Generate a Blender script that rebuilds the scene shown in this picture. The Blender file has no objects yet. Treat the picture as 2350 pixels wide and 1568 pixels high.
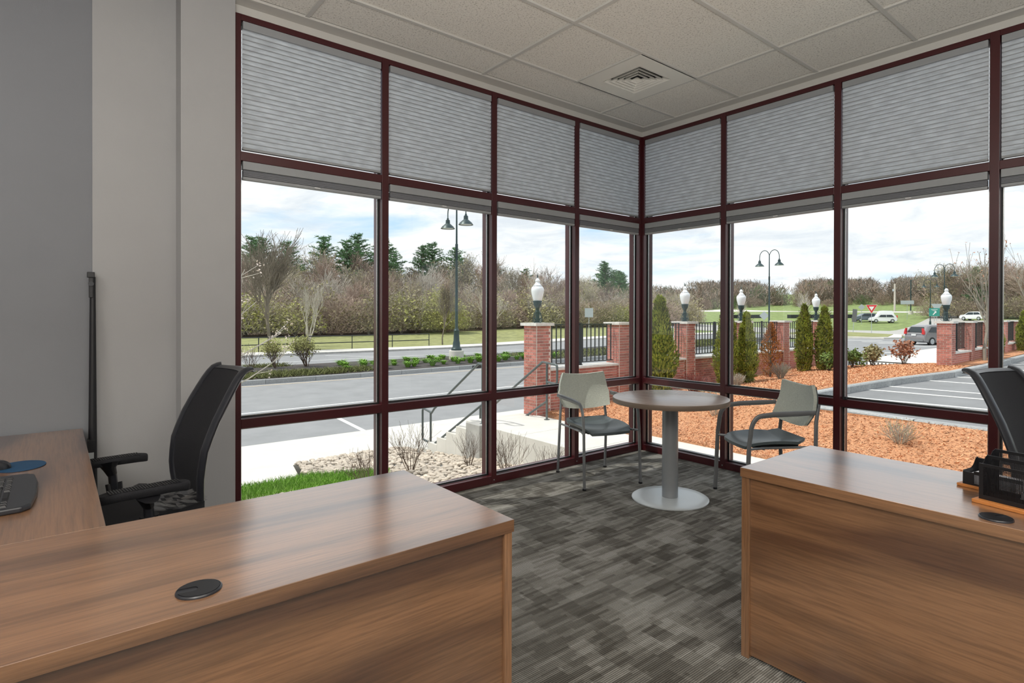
import bpy, math, random
import numpy as np
from mathutils import Vector, Matrix, noise
PI = math.pi
SC = bpy.context.scene
COL = SC.collection
# ---------------------------------------------------------------- camera
cam_d = bpy.data.cameras.new('camera')
cam = bpy.data.objects.new('camera', cam_d); COL.objects.link(cam)
_yaw, _pit, _rol = 0.8709, 0.0043, 0.0023
_fw = Vector((-math.sin(_yaw), math.cos(_yaw), 0)); _rt = Vector((math.cos(_yaw), math.sin(_yaw), 0)); _up = Vector((0, 0, 1))
_F = math.cos(_pit)*_fw - math.sin(_pit)*_up; _U = math.sin(_pit)*_fw + math.cos(_pit)*_up
_R = math.cos(_rol)*_rt + math.sin(_rol)*_U; _U = -math.sin(_rol)*_rt + math.cos(_rol)*_U
m = Matrix.Identity(4)
for i in range(3):
    m[i][0] = _R[i]; m[i][1] = _U[i]; m[i][2] = -_F[i]
m[0][3], m[1][3], m[2][3] = 3.7567, -4.5023, 1.355
cam.matrix_world = m
cam_d.sensor_width = 36; cam_d.lens = 1319.7/2350*36
cam_d.shift_x = (1175-1237.77)/2350; cam_d.shift_y = (728.37-784)/2350
cam_d.clip_start = .05; cam_d.clip_end = 2000
SC.camera = cam
SC.view_settings.view_transform = 'Standard'; SC.view_settings.look = 'None'
SC.view_settings.gamma = 1; SC.view_settings.use_curve_mapping = False
SC.view_settings.exposure = 0.0
SC.cycles.max_bounces = 10; SC.cycles.diffuse_bounces = 5; SC.cycles.transparent_max_bounces = 24
# ---------------------------------------------------------------- sky, sun, lamps
W = bpy.data.worlds.new('sky'); SC.world = W; W.use_nodes = True
nt = W.node_tree; nt.nodes.clear()
def N(nt, t, **k):
    n = nt.nodes.new(t)
    for a, b in k.items():
        if a.startswith('i_'): n.inputs[a[2:].replace('_', ' ')].default_value = b
        else: setattr(n, a, b)
    return n
def L(nt, a, b): nt.links.new(a, b)
def ramp(nt, fac, pts):
    r = nt.nodes.new('ShaderNodeValToRGB'); L(nt, fac, r.inputs[0]); e = r.color_ramp.elements
    while len(e) < len(pts): e.new(.5)
    for k, (p, c) in enumerate(pts):
        e[k].position = p; e[k].color = (c[0], c[1], c[2], 1)
    return r.outputs[0]
tc = N(nt, 'ShaderNodeTexCoord'); sp = N(nt, 'ShaderNodeSeparateXYZ'); L(nt, tc.outputs['Generated'], sp.inputs[0])
mx = N(nt, 'ShaderNodeMath', operation='MAXIMUM'); L(nt, sp.outputs[2], mx.inputs[0]); mx.inputs[1].default_value = .0
ad = N(nt, 'ShaderNodeMath', operation='ADD'); L(nt, mx.outputs[0], ad.inputs[0]); ad.inputs[1].default_value = .12
dx = N(nt, 'ShaderNodeMath', operation='DIVIDE'); L(nt, sp.outputs[0], dx.inputs[0]); L(nt, ad.outputs[0], dx.inputs[1])
dy = N(nt, 'ShaderNodeMath', operation='DIVIDE'); L(nt, sp.outputs[1], dy.inputs[0]); L(nt, ad.outputs[0], dy.inputs[1])
cb = N(nt, 'ShaderNodeCombineXYZ'); L(nt, dx.outputs[0], cb.inputs[0]); L(nt, dy.outputs[0], cb.inputs[1])
n1 = N(nt, 'ShaderNodeTexNoise', i_Scale=.75, i_Detail=7.0, i_Roughness=.58, i_Distortion=.35); L(nt, cb.outputs[0], n1.inputs['Vector'])
n2 = N(nt, 'ShaderNodeTexNoise', i_Scale=2.2, i_Detail=8.0, i_Roughness=.6, i_Distortion=.5)
mp = N(nt, 'ShaderNodeMapping'); mp.inputs['Location'].default_value = (5, 3, 2); L(nt, cb.outputs[0], mp.inputs[0]); L(nt, mp.outputs[0], n2.inputs['Vector'])
cl = ramp(nt, n1.outputs[0], [(.33, (0, 0, 0)), (.48, (1, 1, 1))])
shade = ramp(nt, n2.outputs[0], [(.34, (.76, .81, .87)), (.54, (.96, .975, .99))])
blue = ramp(nt, sp.outputs[2], [(.0, (.70, .86, .97)), (.25, (.44, .68, .95)), (.8, (.20, .42, .85))])
mix = N(nt, 'ShaderNodeMixRGB'); L(nt, cl, mix.inputs[0]); L(nt, blue, mix.inputs[1]); L(nt, shade, mix.inputs[2])
bg = N(nt, 'ShaderNodeBackground'); L(nt, mix.outputs[0], bg.inputs[0]); bg.inputs[1].default_value = 1.22
wo = N(nt, 'ShaderNodeOutputWorld'); L(nt, bg.outputs[0], wo.inputs[0])
sun_d = bpy.data.lights.new('sun', 'SUN'); sun_d.energy = 3.5; sun_d.angle = math.radians(.6); sun_d.color = (1, .955, .88)
sun = bpy.data.objects.new('sun', sun_d); COL.objects.link(sun)
sun.rotation_euler = Vector((.26, .40, -.87)).to_track_quat('-Z', 'Y').to_euler()
def area(x, y, z, sx, sy, e, rot=(0, 0, 0), col=(1, .965, .91)):  # area lamps out of view, added to brighten the room
    d = bpy.data.lights.new('unseen_fill_light', 'AREA'); d.shape = 'RECTANGLE'; d.size = sx; d.size_y = sy; d.energy = e; d.color = col
    o = bpy.data.objects.new('unseen_fill_light', d); COL.objects.link(o); o.location = (x, y, z); o.rotation_euler = rot; return o
area(5.4, -3.4, 3.12, .6, 1.2, 40, col=(1, .98, .95))
area(4.6, -5.8, 3.12, .6, 1.2, 50, col=(1, .98, .95))
area(1.6, -6.4, 3.12, .6, 1.2, 30, col=(1, .98, .95))
area(5.0, -5.2, 1.3, 2.2, 2.2, 310, (PI, 0, 0), col=(1, .975, .93))  # added upward lamp without a fixture, brightens the ceiling
# ---------------------------------------------------------------- materials
MATS = {}
CH = {}
def bsdf(name):
    m_ = bpy.data.materials.new(name); m_.use_nodes = True; t = m_.node_tree
    return m_, t, t.nodes['Principled BSDF']
def pm(name, col, rough=.6, metal=0., var=0., vs=8., bump=0., bs=60., spec=.5, rnd=0., coat=0., stretch=None, em=None, detail=5.):
    """plain procedural material: base colour with noise variation, optional fine relief"""
    if name in MATS: return MATS[name]
    m_, t, b = bsdf(name); b.inputs['Roughness'].default_value = rough; b.inputs['Metallic'].default_value = metal
    b.inputs['Specular IOR Level'].default_value = spec; b.inputs['Coat Weight'].default_value = coat
    tcn = N(t, 'ShaderNodeTexCoord'); vec = tcn.outputs['Object']
    if stretch:
        q = N(t, 'ShaderNodeMapping'); q.inputs['Scale'].default_value = stretch; L(t, vec, q.inputs[0]); vec = q.outputs[0]
    n = N(t, 'ShaderNodeTexNoise', i_Scale=vs, i_Detail=detail, i_Roughness=.6); L(t, vec, n.inputs['Vector'])
    f = max(var, .015)
    c = ramp(t, n.outputs[0], [(.3, [x*(1-f) for x in col]), (.7, [min(1, x*(1+f)) for x in col])])
    if rnd:
        oi = N(t, 'ShaderNodeObjectInfo'); mr = N(t, 'ShaderNodeMapRange'); L(t, oi.outputs['Random'], mr.inputs[0])
        mr.inputs[3].default_value = 1-rnd; mr.inputs[4].default_value = 1+rnd
        h = N(t, 'ShaderNodeHueSaturation'); L(t, mr.outputs[0], h.inputs['Value']); L(t, c, h.inputs['Color']); c = h.outputs[0]
    L(t, c, b.inputs['Base Color'])
    if bump:
        n_ = N(t, 'ShaderNodeTexNoise', i_Scale=bs, i_Detail=4.); L(t, vec, n_.inputs['Vector'])
        bp = N(t, 'ShaderNodeBump'); bp.inputs['Strength'].default_value = bump; bp.inputs['Distance'].default_value = .01
        L(t, n_.outputs[0], bp.inputs['Height']); L(t, bp.outputs[0], b.inputs['Normal'])
    if em:
        b.inputs['Emission Color'].default_value = (*em[:3], 1); b.inputs['Emission Strength'].default_value = em[3]
    MATS[name] = m_; return m_
def wood(name, axis, base=(.258, .130, .062), dark=(.105, .047, .024), rough=.30, scale=1.):
    """walnut laminate with the grain running along axis"""
    if name in MATS: return MATS[name]
    m_, t, b = bsdf(name)
    tcn = N(t, 'ShaderNodeTexCoord'); q = N(t, 'ShaderNodeMapping'); s = [3.2*scale]*3; s[axis] = .38*scale; q.inputs['Scale'].default_value = s
    L(t, tcn.outputs['Object'], q.inputs[0])
    a = N(t, 'ShaderNodeTexNoise', i_Scale=1.5, i_Detail=2., i_Roughness=.45, i_Distortion=.6); L(t, q.outputs[0], a.inputs['Vector'])
    c1 = ramp(t, a.outputs[0], [(.36, dark), (.43, [x*.78 for x in base]), (.50, base), (.70, [min(1, x*1.16) for x in base])])
    q2 = N(t, 'ShaderNodeMapping'); s = [52*scale]*3; s[axis] = 1.9*scale; q2.inputs['Scale'].default_value = s; L(t, tcn.outputs['Object'], q2.inputs[0])
    g = N(t, 'ShaderNodeTexNoise', i_Scale=2.5, i_Detail=6., i_Roughness=.65, i_Distortion=.3); L(t, q2.outputs[0], g.inputs['Vector'])
    c2 = ramp(t, g.outputs[0], [(.34, (.60, .57, .55)), (.60, (1.10, 1.09, 1.08))])
    mm = N(t, 'ShaderNodeMixRGB', blend_type='MULTIPLY'); mm.inputs[0].default_value = .8; L(t, c1, mm.inputs[1]); L(t, c2, mm.inputs[2])
    # cathedral figure: distorted bands
    w = N(t, 'ShaderNodeTexWave', i_Scale=.55, i_Distortion=7., i_Detail=2.); w.inputs['Detail Scale'].default_value = .8; L(t, q.outputs[0], w.inputs['Vector'])
    c3 = ramp(t, w.outputs[0], [(.0, (.80, .78, .76)), (.35, (1, 1, 1)), (1, (1.05, 1.05, 1.05))])
    m3 = N(t, 'ShaderNodeMixRGB', blend_type='MULTIPLY'); m3.inputs[0].default_value = .7; L(t, mm.outputs[0], m3.inputs[1]); L(t, c3, m3.inputs[2])
    L(t, m3.outputs[0], b.inputs['Base Color']); b.inputs['Roughness'].default_value = rough; b.inputs['IOR'].default_value = 1.5; b.inputs['Coat Weight'].default_value = 1.; b.inputs['Coat Roughness'].default_value = .19; b.inputs['Coat IOR'].default_value = 1.95
    MATS[name] = m_; return m_
def glass_mat():
    m_, t, b = bsdf('window_glass'); t.nodes.remove(b); o = t.nodes['Material Output']
    tr = N(t, 'ShaderNodeBsdfTransparent'); tr.inputs[0].default_value = (.945, .955, .95, 1)
    gl = N(t, 'ShaderNodeBsdfGlossy'); gl.inputs['Roughness'].default_value = .0; gl.inputs[0].default_value = (.9, .95, .93, 1)
    fr = N(t, 'ShaderNodeFresnel', i_IOR=1.42); ge = N(t, 'ShaderNodeNewGeometry'); ib = N(t, 'ShaderNodeMath', operation='SUBTRACT'); ib.inputs[0].default_value = 1; L(t, ge.outputs['Backfacing'], ib.inputs[1])
    ff = N(t, 'ShaderNodeMath', operation='MULTIPLY'); L(t, fr.outputs[0], ff.inputs[0]); L(t, ib.outputs[0], ff.inputs[1]); mxs = N(t, 'ShaderNodeMixShader'); L(t, ff.outputs[0], mxs.inputs[0]); L(t, tr.outputs[0], mxs.inputs[1]); L(t, gl.outputs[0], mxs.inputs[2])
    L(t, mxs.outputs[0], o.inputs[0]); return m_
def shade_mat():
    m_, t, b = bsdf('pleated_shade_fabric'); t.nodes.remove(b); o = t.nodes['Material Output']
    tcn = N(t, 'ShaderNodeTexCoord'); q = N(t, 'ShaderNodeMapping'); q.inputs['Scale'].default_value = (4, 4, 16); L(t, tcn.outputs['Object'], q.inputs[0])
    n = N(t, 'ShaderNodeTexNoise', i_Scale=3., i_Detail=4.); L(t, q.outputs[0], n.inputs['Vector'])
    c = ramp(t, n.outputs[0], [(.3, (.40, .425, .45)), (.7, (.52, .55, .58))])
    c2 = ramp(t, n.outputs[0], [(.3, (.26, .28, .30)), (.7, (.38, .405, .43))])
    d = N(t, 'ShaderNodeBsdfDiffuse'); tl = N(t, 'ShaderNodeBsdfTranslucent'); L(t, c, d.inputs[0]); L(t, c2, tl.inputs[0])
    a = N(t, 'ShaderNodeAddShader'); L(t, d.outputs[0], a.inputs[0]); L(t, tl.outputs[0], a.inputs[1]); L(t, a.outputs[0], o.inputs[0]); return m_
def carpet_mat():
    m_, t, b = bsdf('striped_carpet'); b.inputs['Roughness'].default_value = .95; b.inputs['Specular IOR Level'].default_value = .1
    tcn = N(t, 'ShaderNodeTexCoord')
    def cells(sx, sy, ox, oy):
        q = N(t, 'ShaderNodeMapping'); q.inputs['Scale'].default_value = (sx, sy, 1); q.inputs['Location'].default_value = (ox, oy, 0); L(t, tcn.outputs['Object'], q.inputs[0])
        s = N(t, 'ShaderNodeSeparateXYZ'); L(t, q.outputs[0], s.inputs[0])
        fx = N(t, 'ShaderNodeMath', operation='FLOOR'); L(t, s.outputs[0], fx.inputs[0])
        wn = N(t, 'ShaderNodeTexWhiteNoise', noise_dimensions='1D'); L(t, fx.outputs[0], wn.inputs['W'])
        mu = N(t, 'ShaderNodeMath', operation='MULTIPLY_ADD'); L(t, wn.outputs[0], mu.inputs[0]); mu.inputs[1].default_value = 1.; L(t, s.outputs[1], mu.inputs[2])
        fy = N(t, 'ShaderNodeMath', operation='FLOOR'); L(t, mu.outputs[0], fy.inputs[0])
        c = N(t, 'ShaderNodeCombineXYZ'); L(t, fx.outputs[0], c.inputs[0]); L(t, fy.outputs[0], c.inputs[1])
        w2 = N(t, 'ShaderNodeTexWhiteNoise', noise_dimensions='2D'); L(t, c.outputs[0], w2.inputs['Vector']); return w2.outputs[0]
    a = cells(15., 5.2, .3, .1); b_ = cells(58, 6.3, 3.7, 2.2); c_ = cells(8.3, 11.5, 7.1, 5.9)
    ad1 = N(t, 'ShaderNodeMath', operation='ADD'); L(t, a, ad1.inputs[0]); L(t, b_, ad1.inputs[1])
    ad2 = N(t, 'ShaderNodeMath', operation='ADD'); L(t, ad1.outputs[0], ad2.inputs[0]); L(t, c_, ad2.inputs[1])
    dv = N(t, 'ShaderNodeMath', operation='DIVIDE'); L(t, ad2.outputs[0], dv.inputs[0]); dv.inputs[1].default_value = 3
    base = ramp(t, dv.outputs[0], [(.2, (.085, .079, .069)), (.42, (.14, .134, .12)), (.58, (.195, .188, .17)), (.82, (.28, .274, .255))])
    # fine ribs running along y
    w = N(t, 'ShaderNodeTexWave', i_Scale=35., i_Distortion=.6, i_Detail=1.); w.bands_direction = 'X'; L(t, tcn.outputs['Object'], w.inputs['Vector'])
    rb = ramp(t, w.outputs[0], [(.2, (.55, .55, .55)), (.8, (1.25, 1.25, 1.25))])
    m1 = N(t, 'ShaderNodeMixRGB', blend_type='MULTIPLY'); m1.inputs[0].default_value = .85; L(t, base, m1.inputs[1]); L(t, rb, m1.inputs[2])
    n = N(t, 'ShaderNodeTexNoise', i_Scale=260., i_Detail=3.); L(t, tcn.outputs['Object'], n.inputs['Vector'])
    sp_ = ramp(t, n.outputs[0], [(.3, (.6, .6, .6)), (.7, (1.35, 1.32, 1.28))])
    m2 = N(t, 'ShaderNodeMixRGB', blend_type='MULTIPLY'); m2.inputs[0].default_value = .7; L(t, m1.outputs[0], m2.inputs[1]); L(t, sp_, m2.inputs[2])
    L(t, m2.outputs[0], b.inputs['Base Color'])
    bp = N(t, 'ShaderNodeBump'); bp.inputs['Strength'].default_value = .5; bp.inputs['Distance'].default_value = .004; L(t, w.outputs[0], bp.inputs['Height']); L(t, bp.outputs[0], b.inputs['Normal'])
    return m_
def tile_mat():
    m_, t, b = bsdf('acoustic_tile'); b.inputs['Roughness'].default_value = .95
    tcn = N(t, 'ShaderNodeTexCoord'); v = N(t, 'ShaderNodeTexNoise', i_Scale=95., i_Detail=3., i_Roughness=.7); L(t, tcn.outputs['Object'], v.inputs['Vector'])
    c = ramp(t, v.outputs[0], [(.33, (.42, .39, .345)), (.45, (.76, .73, .67)), (.7, (.83, .80, .74))])
    L(t, c, b.inputs['Base Color'])
    bp = N(t, 'ShaderNodeBump'); bp.inputs['Strength'].default_value = .6; bp.inputs['Distance'].default_value = .004; L(t, v.outputs[0], bp.inputs['Height']); L(t, bp.outputs[0], b.inputs['Normal'])
    return m_
M_GLASS = glass_mat(); M_SHADE = shade_mat(); M_CARPET = carpet_mat(); M_TILE = tile_mat()
M_MAROON = pm('maroon_painted_metal', (.056, .0075, .010), .30, spec=.6, var=.08)
M_GASKET = pm('black_gasket', (.012, .012, .013), .5)
M_ALU = pm('aluminium_spacer', (.62, .64, .64), .25, metal=.9)
M_WALL = pm('grey_wall_paint', (.38, .378, .38), .85, var=.02, vs=3, bump=.05, bs=220)
M_WALLD = pm('shaded_grey_wall', (.215, .222, .24), .85, var=.02, vs=3, bump=.05, bs=220)  # darker, cooler wall grey: shade on this stretch put into its colour
M_GRID = pm('ceiling_grid_white', (.56, .545, .51), .6)
M_PLATE = pm('vent_white_enamel', (.76, .74, .68), .5)
M_BLACK = pm('black_plastic', (.008, .008, .010), .42)
M_BLACKM = pm('black_mesh_fabric', (.006, .006, .009), .75, var=.3, vs=400, bump=.4, bs=500)
M_BLACKG = pm('black_gloss_plastic', (.02, .021, .026), .3)
M_GREYP = pm('charcoal_seat_plastic', (.085, .105, .110), .33, bump=.05, bs=300)
M_GREYM = pm('grey_powder_coated_steel', (.16, .165, .17), .35, metal=.3)
M_FABRIC = pm('light_grey_green_weave', (.52, .545, .48), .9, var=.2, vs=90, bump=.6, bs=180, stretch=(1, 1, 4))
M_SILVER = pm('silver_painted_steel', (.52, .55, .56), .33, metal=.25)
M_SILVERD = pm('grey_painted_column', (.25, .26, .27), .35, metal=.3)
M_MORTAR = pm('pale_mortar', (.72, .62, .55), .95, var=.15, vs=30, bump=.3, bs=200)
M_BRICK = pm('red_brick', (.50, .19, .15), .9, var=.22, vs=22, bump=.5, bs=150, rnd=.28)
M_STONE = pm('pale_limestone', (.66, .64, .60), .9, var=.12, vs=9, bump=.6, bs=40)
M_CONC = pm('pale_concrete', (.66, .635, .58), .92, var=.07, vs=2.5, bump=.2, bs=90, detail=8)
M_CONCG = pm('grey_concrete', (.42, .41, .385), .92, var=.14, vs=4, bump=.2, bs=90, detail=8)
M_GRANITE = pm('grey_granite', (.36, .37, .37), .85, var=.22, vs=30, bump=.3, bs=60, rnd=.12)
M_ASPH = pm('sun_bleached_asphalt', (.27, .275, .28), .95, var=.10, vs=1.2, bump=.3, bs=120, detail=10)
M_ASPHP = pm('parking_asphalt', (.235, .24, .245), .95, var=.12, vs=1.5, bump=.3, bs=120, detail=10)
M_PAINT = pm('white_road_paint', (.72, .72, .70), .8, var=.15, vs=20)
M_PAINTY = pm('faded_yellow_road_paint', (.60, .50, .36), .8, var=.15, vs=20)
M_MULCH = pm('red_bark_mulch', (.52, .25, .125), .95, var=.4, vs=26, bump=1., bs=60, detail=10)
M_CHIP = pm('bark_chip', (.66, .35, .19), .9, var=.45, vs=14, detail=3)
M_DMULCH = pm('dark_mulch', (.06, .052, .048), .95, var=.35, vs=20, bump=1., bs=40)
M_GRASS = pm('spring_grass', (.20, .26, .085), .95, var=.35, vs=1.1, detail=10)
M_GRASSD = pm('rough_straw_grass', (.26, .27, .105), .95, var=.3, vs=1.6, detail=10)
M_BLADE = pm('bright_grass_blades', (.17, .34, .035), .8, var=.35, vs=6)
M_LITTER = pm('leaf_litter', (.17, .125, .085), .95, var=.35, vs=1.2, detail=8)
M_BARK = pm('grey_brown_bark', (.26, .22, .18), .95, var=.25, vs=3, rnd=.25)
M_BARKW = pm('pale_birch_bark', (.52, .48, .42), .9, var=.25, vs=5)
M_TWIG = pm('fine_brown_twigs', (.36, .275, .225), .95, var=.25, vs=1, rnd=.3)
M_TWIGG = pm('grey_twigs', (.37, .33, .27), .95, var=.25, vs=1, rnd=.3)
M_TWIGM = pm('street_tree_twigs', (.20, .17, .13), .95, var=.25, vs=1)
M_TWIGD = pm('dark_shrub_stems', (.13, .09, .065), .95, var=.3, vs=4)
M_BUD = pm('yellow_green_spring_leaves', (.36, .36, .12), .85, var=.3, vs=2, rnd=.15)
M_OLIVE = pm('olive_budding_leaves', (.36, .325, .17), .9, var=.3, vs=1.5, rnd=.25)
M_PINE = pm('pine_needles', (.12, .24, .10), .9, var=.35, vs=1.5, rnd=.2)
M_THUJA = pm('arborvitae_foliage', (.27, .31, .045), .9, var=.6, vs=4, rnd=.1)
M_DEADT = pm('scorched_orange_foliage', (.40, .17, .045), .9, var=.6, vs=7)
M_BLOOM = pm('pale_pink_blossom', (.80, .68, .60), .8, var=.1, vs=10)
M_LEAFG = pm('broad_green_leaves', (.15, .22, .045), .6, var=.4, vs=12)
M_LEAFR = pm('reddish_winter_leaves', (.42, .20, .12), .7, var=.4, vs=12)
M_JUNI = pm('olive_juniper', (.15, .165, .055), .95, var=.5, vs=3)
M_IRON = pm('black_iron', (.018, .022, .024), .45, metal=.2)
M_LAMPG = pm('dark_green_lamp_paint', (.035, .06, .062), .4, metal=.3)
M_RAILG = pm('grey_green_handrail_paint', (.10, .12, .12), .42, metal=.2)
M_GLOBE = pm('frosted_lamp_glass', (.80, .83, .85), .25, coat=.4)
M_RIVER = pm('river_stone', (.66, .57, .47), .8, var=.32, vs=4.5, rnd=.3)
M_SIGNG = pm('grey_sign_back', (.42, .46, .48), .5, metal=.3)
M_RED = pm('sign_red', (.62, .03, .03), .5)
M_WHITE = pm('white_gloss', (.78, .78, .78), .4)
M_GREENS = pm('teal_green_sign', (.03, .27, .22), .5)
M_CARG = pm('dark_grey_car_paint', (.27, .26, .265), .25, metal=.2, coat=.6)
M_CARS = pm('silver_blue_car_paint', (.10, .13, .15), .25, metal=.4, coat=.5)
M_CARW = pm('white_car_paint', (.75, .76, .77), .25, coat=.5)
M_CARGL = pm('dark_car_glass', (.02, .03, .035), .08)
M_TYRE = pm('tyre_rubber', (.02, .02, .02), .8)
M_WOODL = pm('orange_varnished_wood', (.50, .19, .05), .4, var=.2, vs=8, stretch=(1, 8, 8))
M_PAPER = pm('white_paper', (.72, .74, .80), .8)
M_BLUE = pm('blue_mouse_pad', (.009, .055, .125), .6)
W_X = wood('walnut_grain_x', 0); W_Y = wood('walnut_grain_y', 1); W_Z = wood('walnut_grain_z', 2, scale=1.4)
W_T = pm('grey_brown_laminate_tabletop', (.30, .225, .18), .27, var=.12, vs=3, stretch=(1, 9, 1), spec=.7)
# ---------------------------------------------------------------- mesh helpers
class MB:
    def __init__(s): s.v = []; s.f = []
    def quad(s, a, b, c, d): n = len(s.v); s.v += [tuple(a), tuple(b), tuple(c), tuple(d)]; s.f.append((n, n+1, n+2, n+3)); return s
    def poly(s, pts): n = len(s.v); s.v += [tuple(p) for p in pts]; s.f.append(tuple(range(n, n+len(pts)))); return s
    def box(s, x0, y0, z0, x1, y1, z1, M=None):
        x0, x1 = sorted((x0, x1)); y0, y1 = sorted((y0, y1)); z0, z1 = sorted((z0, z1)); n = len(s.v)
        P = [(x0,y0,z0),(x1,y0,z0),(x1,y1,z0),(x0,y1,z0),(x0,y0,z1),(x1,y0,z1),(x1,y1,z1),(x0,y1,z1)]
        if M is not None: P = [tuple(M @ Vector(p)) for p in P]
        s.v += P; s.f += [tuple(n+i for i in q) for q in ((3,2,1,0),(4,5,6,7),(0,1,5,4),(1,2,6,5),(2,3,7,6),(3,0,4,7))]; return s
    def prism(s, prof, d0, d1, axis=2, M=None):
        """closed profile (2d) extruded along axis"""
        def P(u, v, d): return {2: (u, v, d), 1: (u, d, v), 0: (d, u, v)}[axis]
        n = len(s.v); k = len(prof); A = [P(u, v, d0) for u, v in prof]+[P(u, v, d1) for u, v in prof]
        if M is not None: A = [tuple(M @ Vector(p)) for p in A]
        s.v += A; s.f.append(tuple(n+i for i in range(k))[::-1]); s.f.append(tuple(n+k+i for i in range(k)))
        for i in range(k): j = (i+1) % k; s.f.append((n+i, n+j, n+k+j, n+k+i))
        return s
    def tube(s, pts, r, sides=8, cap=True, flat=None):
        """tube along points; r number or list; flat=(a,b) makes an oval section, a along binormal"""
        pts = [Vector(p) for p in pts]; k = len(pts); rs = r if isinstance(r, (list, tuple)) else [r]*k
        n0 = len(s.v); up = None
        for i, p in enumerate(pts):
            d = (pts[min(i+1, k-1)]-pts[max(i-1, 0)])
            d = d.normalized() if d.length > 1e-9 else Vector((0, 0, 1))
            if up is None: up = Vector((0, 0, 1)) if abs(d.z) < .9 else Vector((1, 0, 0))
            a = d.cross(up)
            if a.length < 1e-4: a = d.cross(Vector((0, 1, 0)))
            a.normalize(); b = a.cross(d).normalized(); up = b
            for q in range(sides):
                t = 2*PI*q/sides; ca, sa = math.cos(t), math.sin(t)
                if flat: ca *= flat[0]; sa *= flat[1]
                s.v.append(tuple(p+rs[i]*(a*ca+b*sa)))
        for i in range(k-1):
            for q in range(sides):
                w = (q+1) % sides; s.f.append((n0+i*sides+q, n0+i*sides+w, n0+(i+1)*sides+w, n0+(i+1)*sides+q))
        if cap: s.f.append(tuple(n0+q for q in range(sides))[::-1]); s.f.append(tuple(n0+(k-1)*sides+q for q in range(sides)))
        return s
    def lathe(s, prof, cx=0, cy=0, n=24, cz=0, squash=1.):
        n0 = len(s.v); k = len(prof)
        for r, z in prof:
            for q in range(n): t = 2*PI*q/n; s.v.append((cx+r*math.cos(t), cy+r*math.sin(t)*squash, cz+z))
        for i in range(k-1):
            for q in range(n): w = (q+1) % n; s.f.append((n0+i*n+q, n0+i*n+w, n0+(i+1)*n+w, n0+(i+1)*n+q))
        s.f.append(tuple(n0+q for q in range(n))[::-1]); s.f.append(tuple(n0+(k-1)*n+q for q in range(n))); return s
    def grid(s, fn, nu, nv, wrap=False):
        n0 = len(s.v)
        for j in range(nv+1):
            for i in range(nu+1): s.v.append(tuple(fn(i/nu, j/nv)))
        for j in range(nv):
            for i in range(nu): a = n0+j*(nu+1)+i; s.f.append((a, a+1, a+nu+2, a+nu+1))
        return s
    def slab(s, top, th):
        """thick sheet: top(u,v)->point, offset -th along thickness vector"""
        return s
    def build(s, name, mat, parent=None, world=False, smooth=False, bevel=0., auto=35):
        me = bpy.data.meshes.new(name); me.from_pydata(s.v, [], s.f); me.materials.append(mat)
        o = bpy.data.objects.new(name, me); COL.objects.link(o)
        if parent is not None:
            o.parent = parent; CH.setdefault(parent.name, []).append(o)
            if world:
                Mi = parent_matrix(parent).inverted(); me.transform(Mi)
        if smooth:
            me.shade_smooth() if hasattr(me, 'shade_smooth') else None
            try: me.set_sharp_from_angle(angle=math.radians(auto))
            except Exception: pass
        if bevel:
            bv = o.modifiers.new('bevel', 'BEVEL'); bv.width = bevel; bv.segments = 2; bv.limit_method = 'ANGLE'
        me.update(); return o
def parent_matrix(o):
    Mx = Matrix.LocRotScale(o.location, o.rotation_euler, o.scale)
    return parent_matrix(o.parent) @ Mx if o.parent else Mx
def thing(name, label, cat, loc=(0, 0, 0), rz=0, group=None, rot=None):
    o = bpy.data.objects.new(name, None); COL.objects.link(o); o.empty_display_size = .1
    o.location = loc; o.rotation_euler = rot or (0, 0, rz); return tag(o, label, cat, group)
def tag(o, label, cat, group=None, kind=None):
    if label: o['label'] = label
    if cat: o['category'] = cat
    if group: o['group'] = group
    if kind: o['kind'] = kind
    return o
def struct(name, loc=(0, 0, 0)):
    o = bpy.data.objects.new(name, None); COL.objects.link(o); o.location = loc; o['kind'] = 'structure'; return o
def dup1(src, parent, loc=None, rot=None, scale=None):
    c = src.copy(); COL.objects.link(c); c.parent = parent; CH.setdefault(parent.name, []).append(c)
    if loc is not None: c.location = loc
    if rot is not None: c.rotation_euler = rot
    if scale is not None: c.scale = scale
    return c
def kids(o): return list(CH.get(o.name, ()))
def copy_tree(o, parent=None, loc=None, rz=None, scale=None, label=None):
    c = o.copy(); COL.objects.link(c)
    if parent is not None: c.parent = parent; CH.setdefault(parent.name, []).append(c)
    if loc is not None: c.location = loc
    if rz is not None: c.rotation_euler = (0, 0, rz)
    if scale is not None: c.scale = (scale,)*3 if not isinstance(scale, tuple) else scale
    if label: c['label'] = label
    for k in kids(o): copy_tree(k, c)
    return c
def sm(t): t = min(1, max(0, t)); return t*t*(3-2*t)
# ================================================================ ROOM SHELL
ZC, ZH, TT, TB, MT, MB_, ST = 3.185, 3.138, 2.323, 2.269, .7285, .672, .0625
LV = [0, .892, 1.810, 2.742, 3.669]      # left wall mullions, distance from the corner
RV = [0, .920, 1.887, 2.833, 3.79, 4.75]
WB = .0495
fl = MB().box(-.13, -7.6, -.2, 7.2, .0, 0).build('floor', M_CARPET); fl['kind'] = 'structure'
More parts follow.
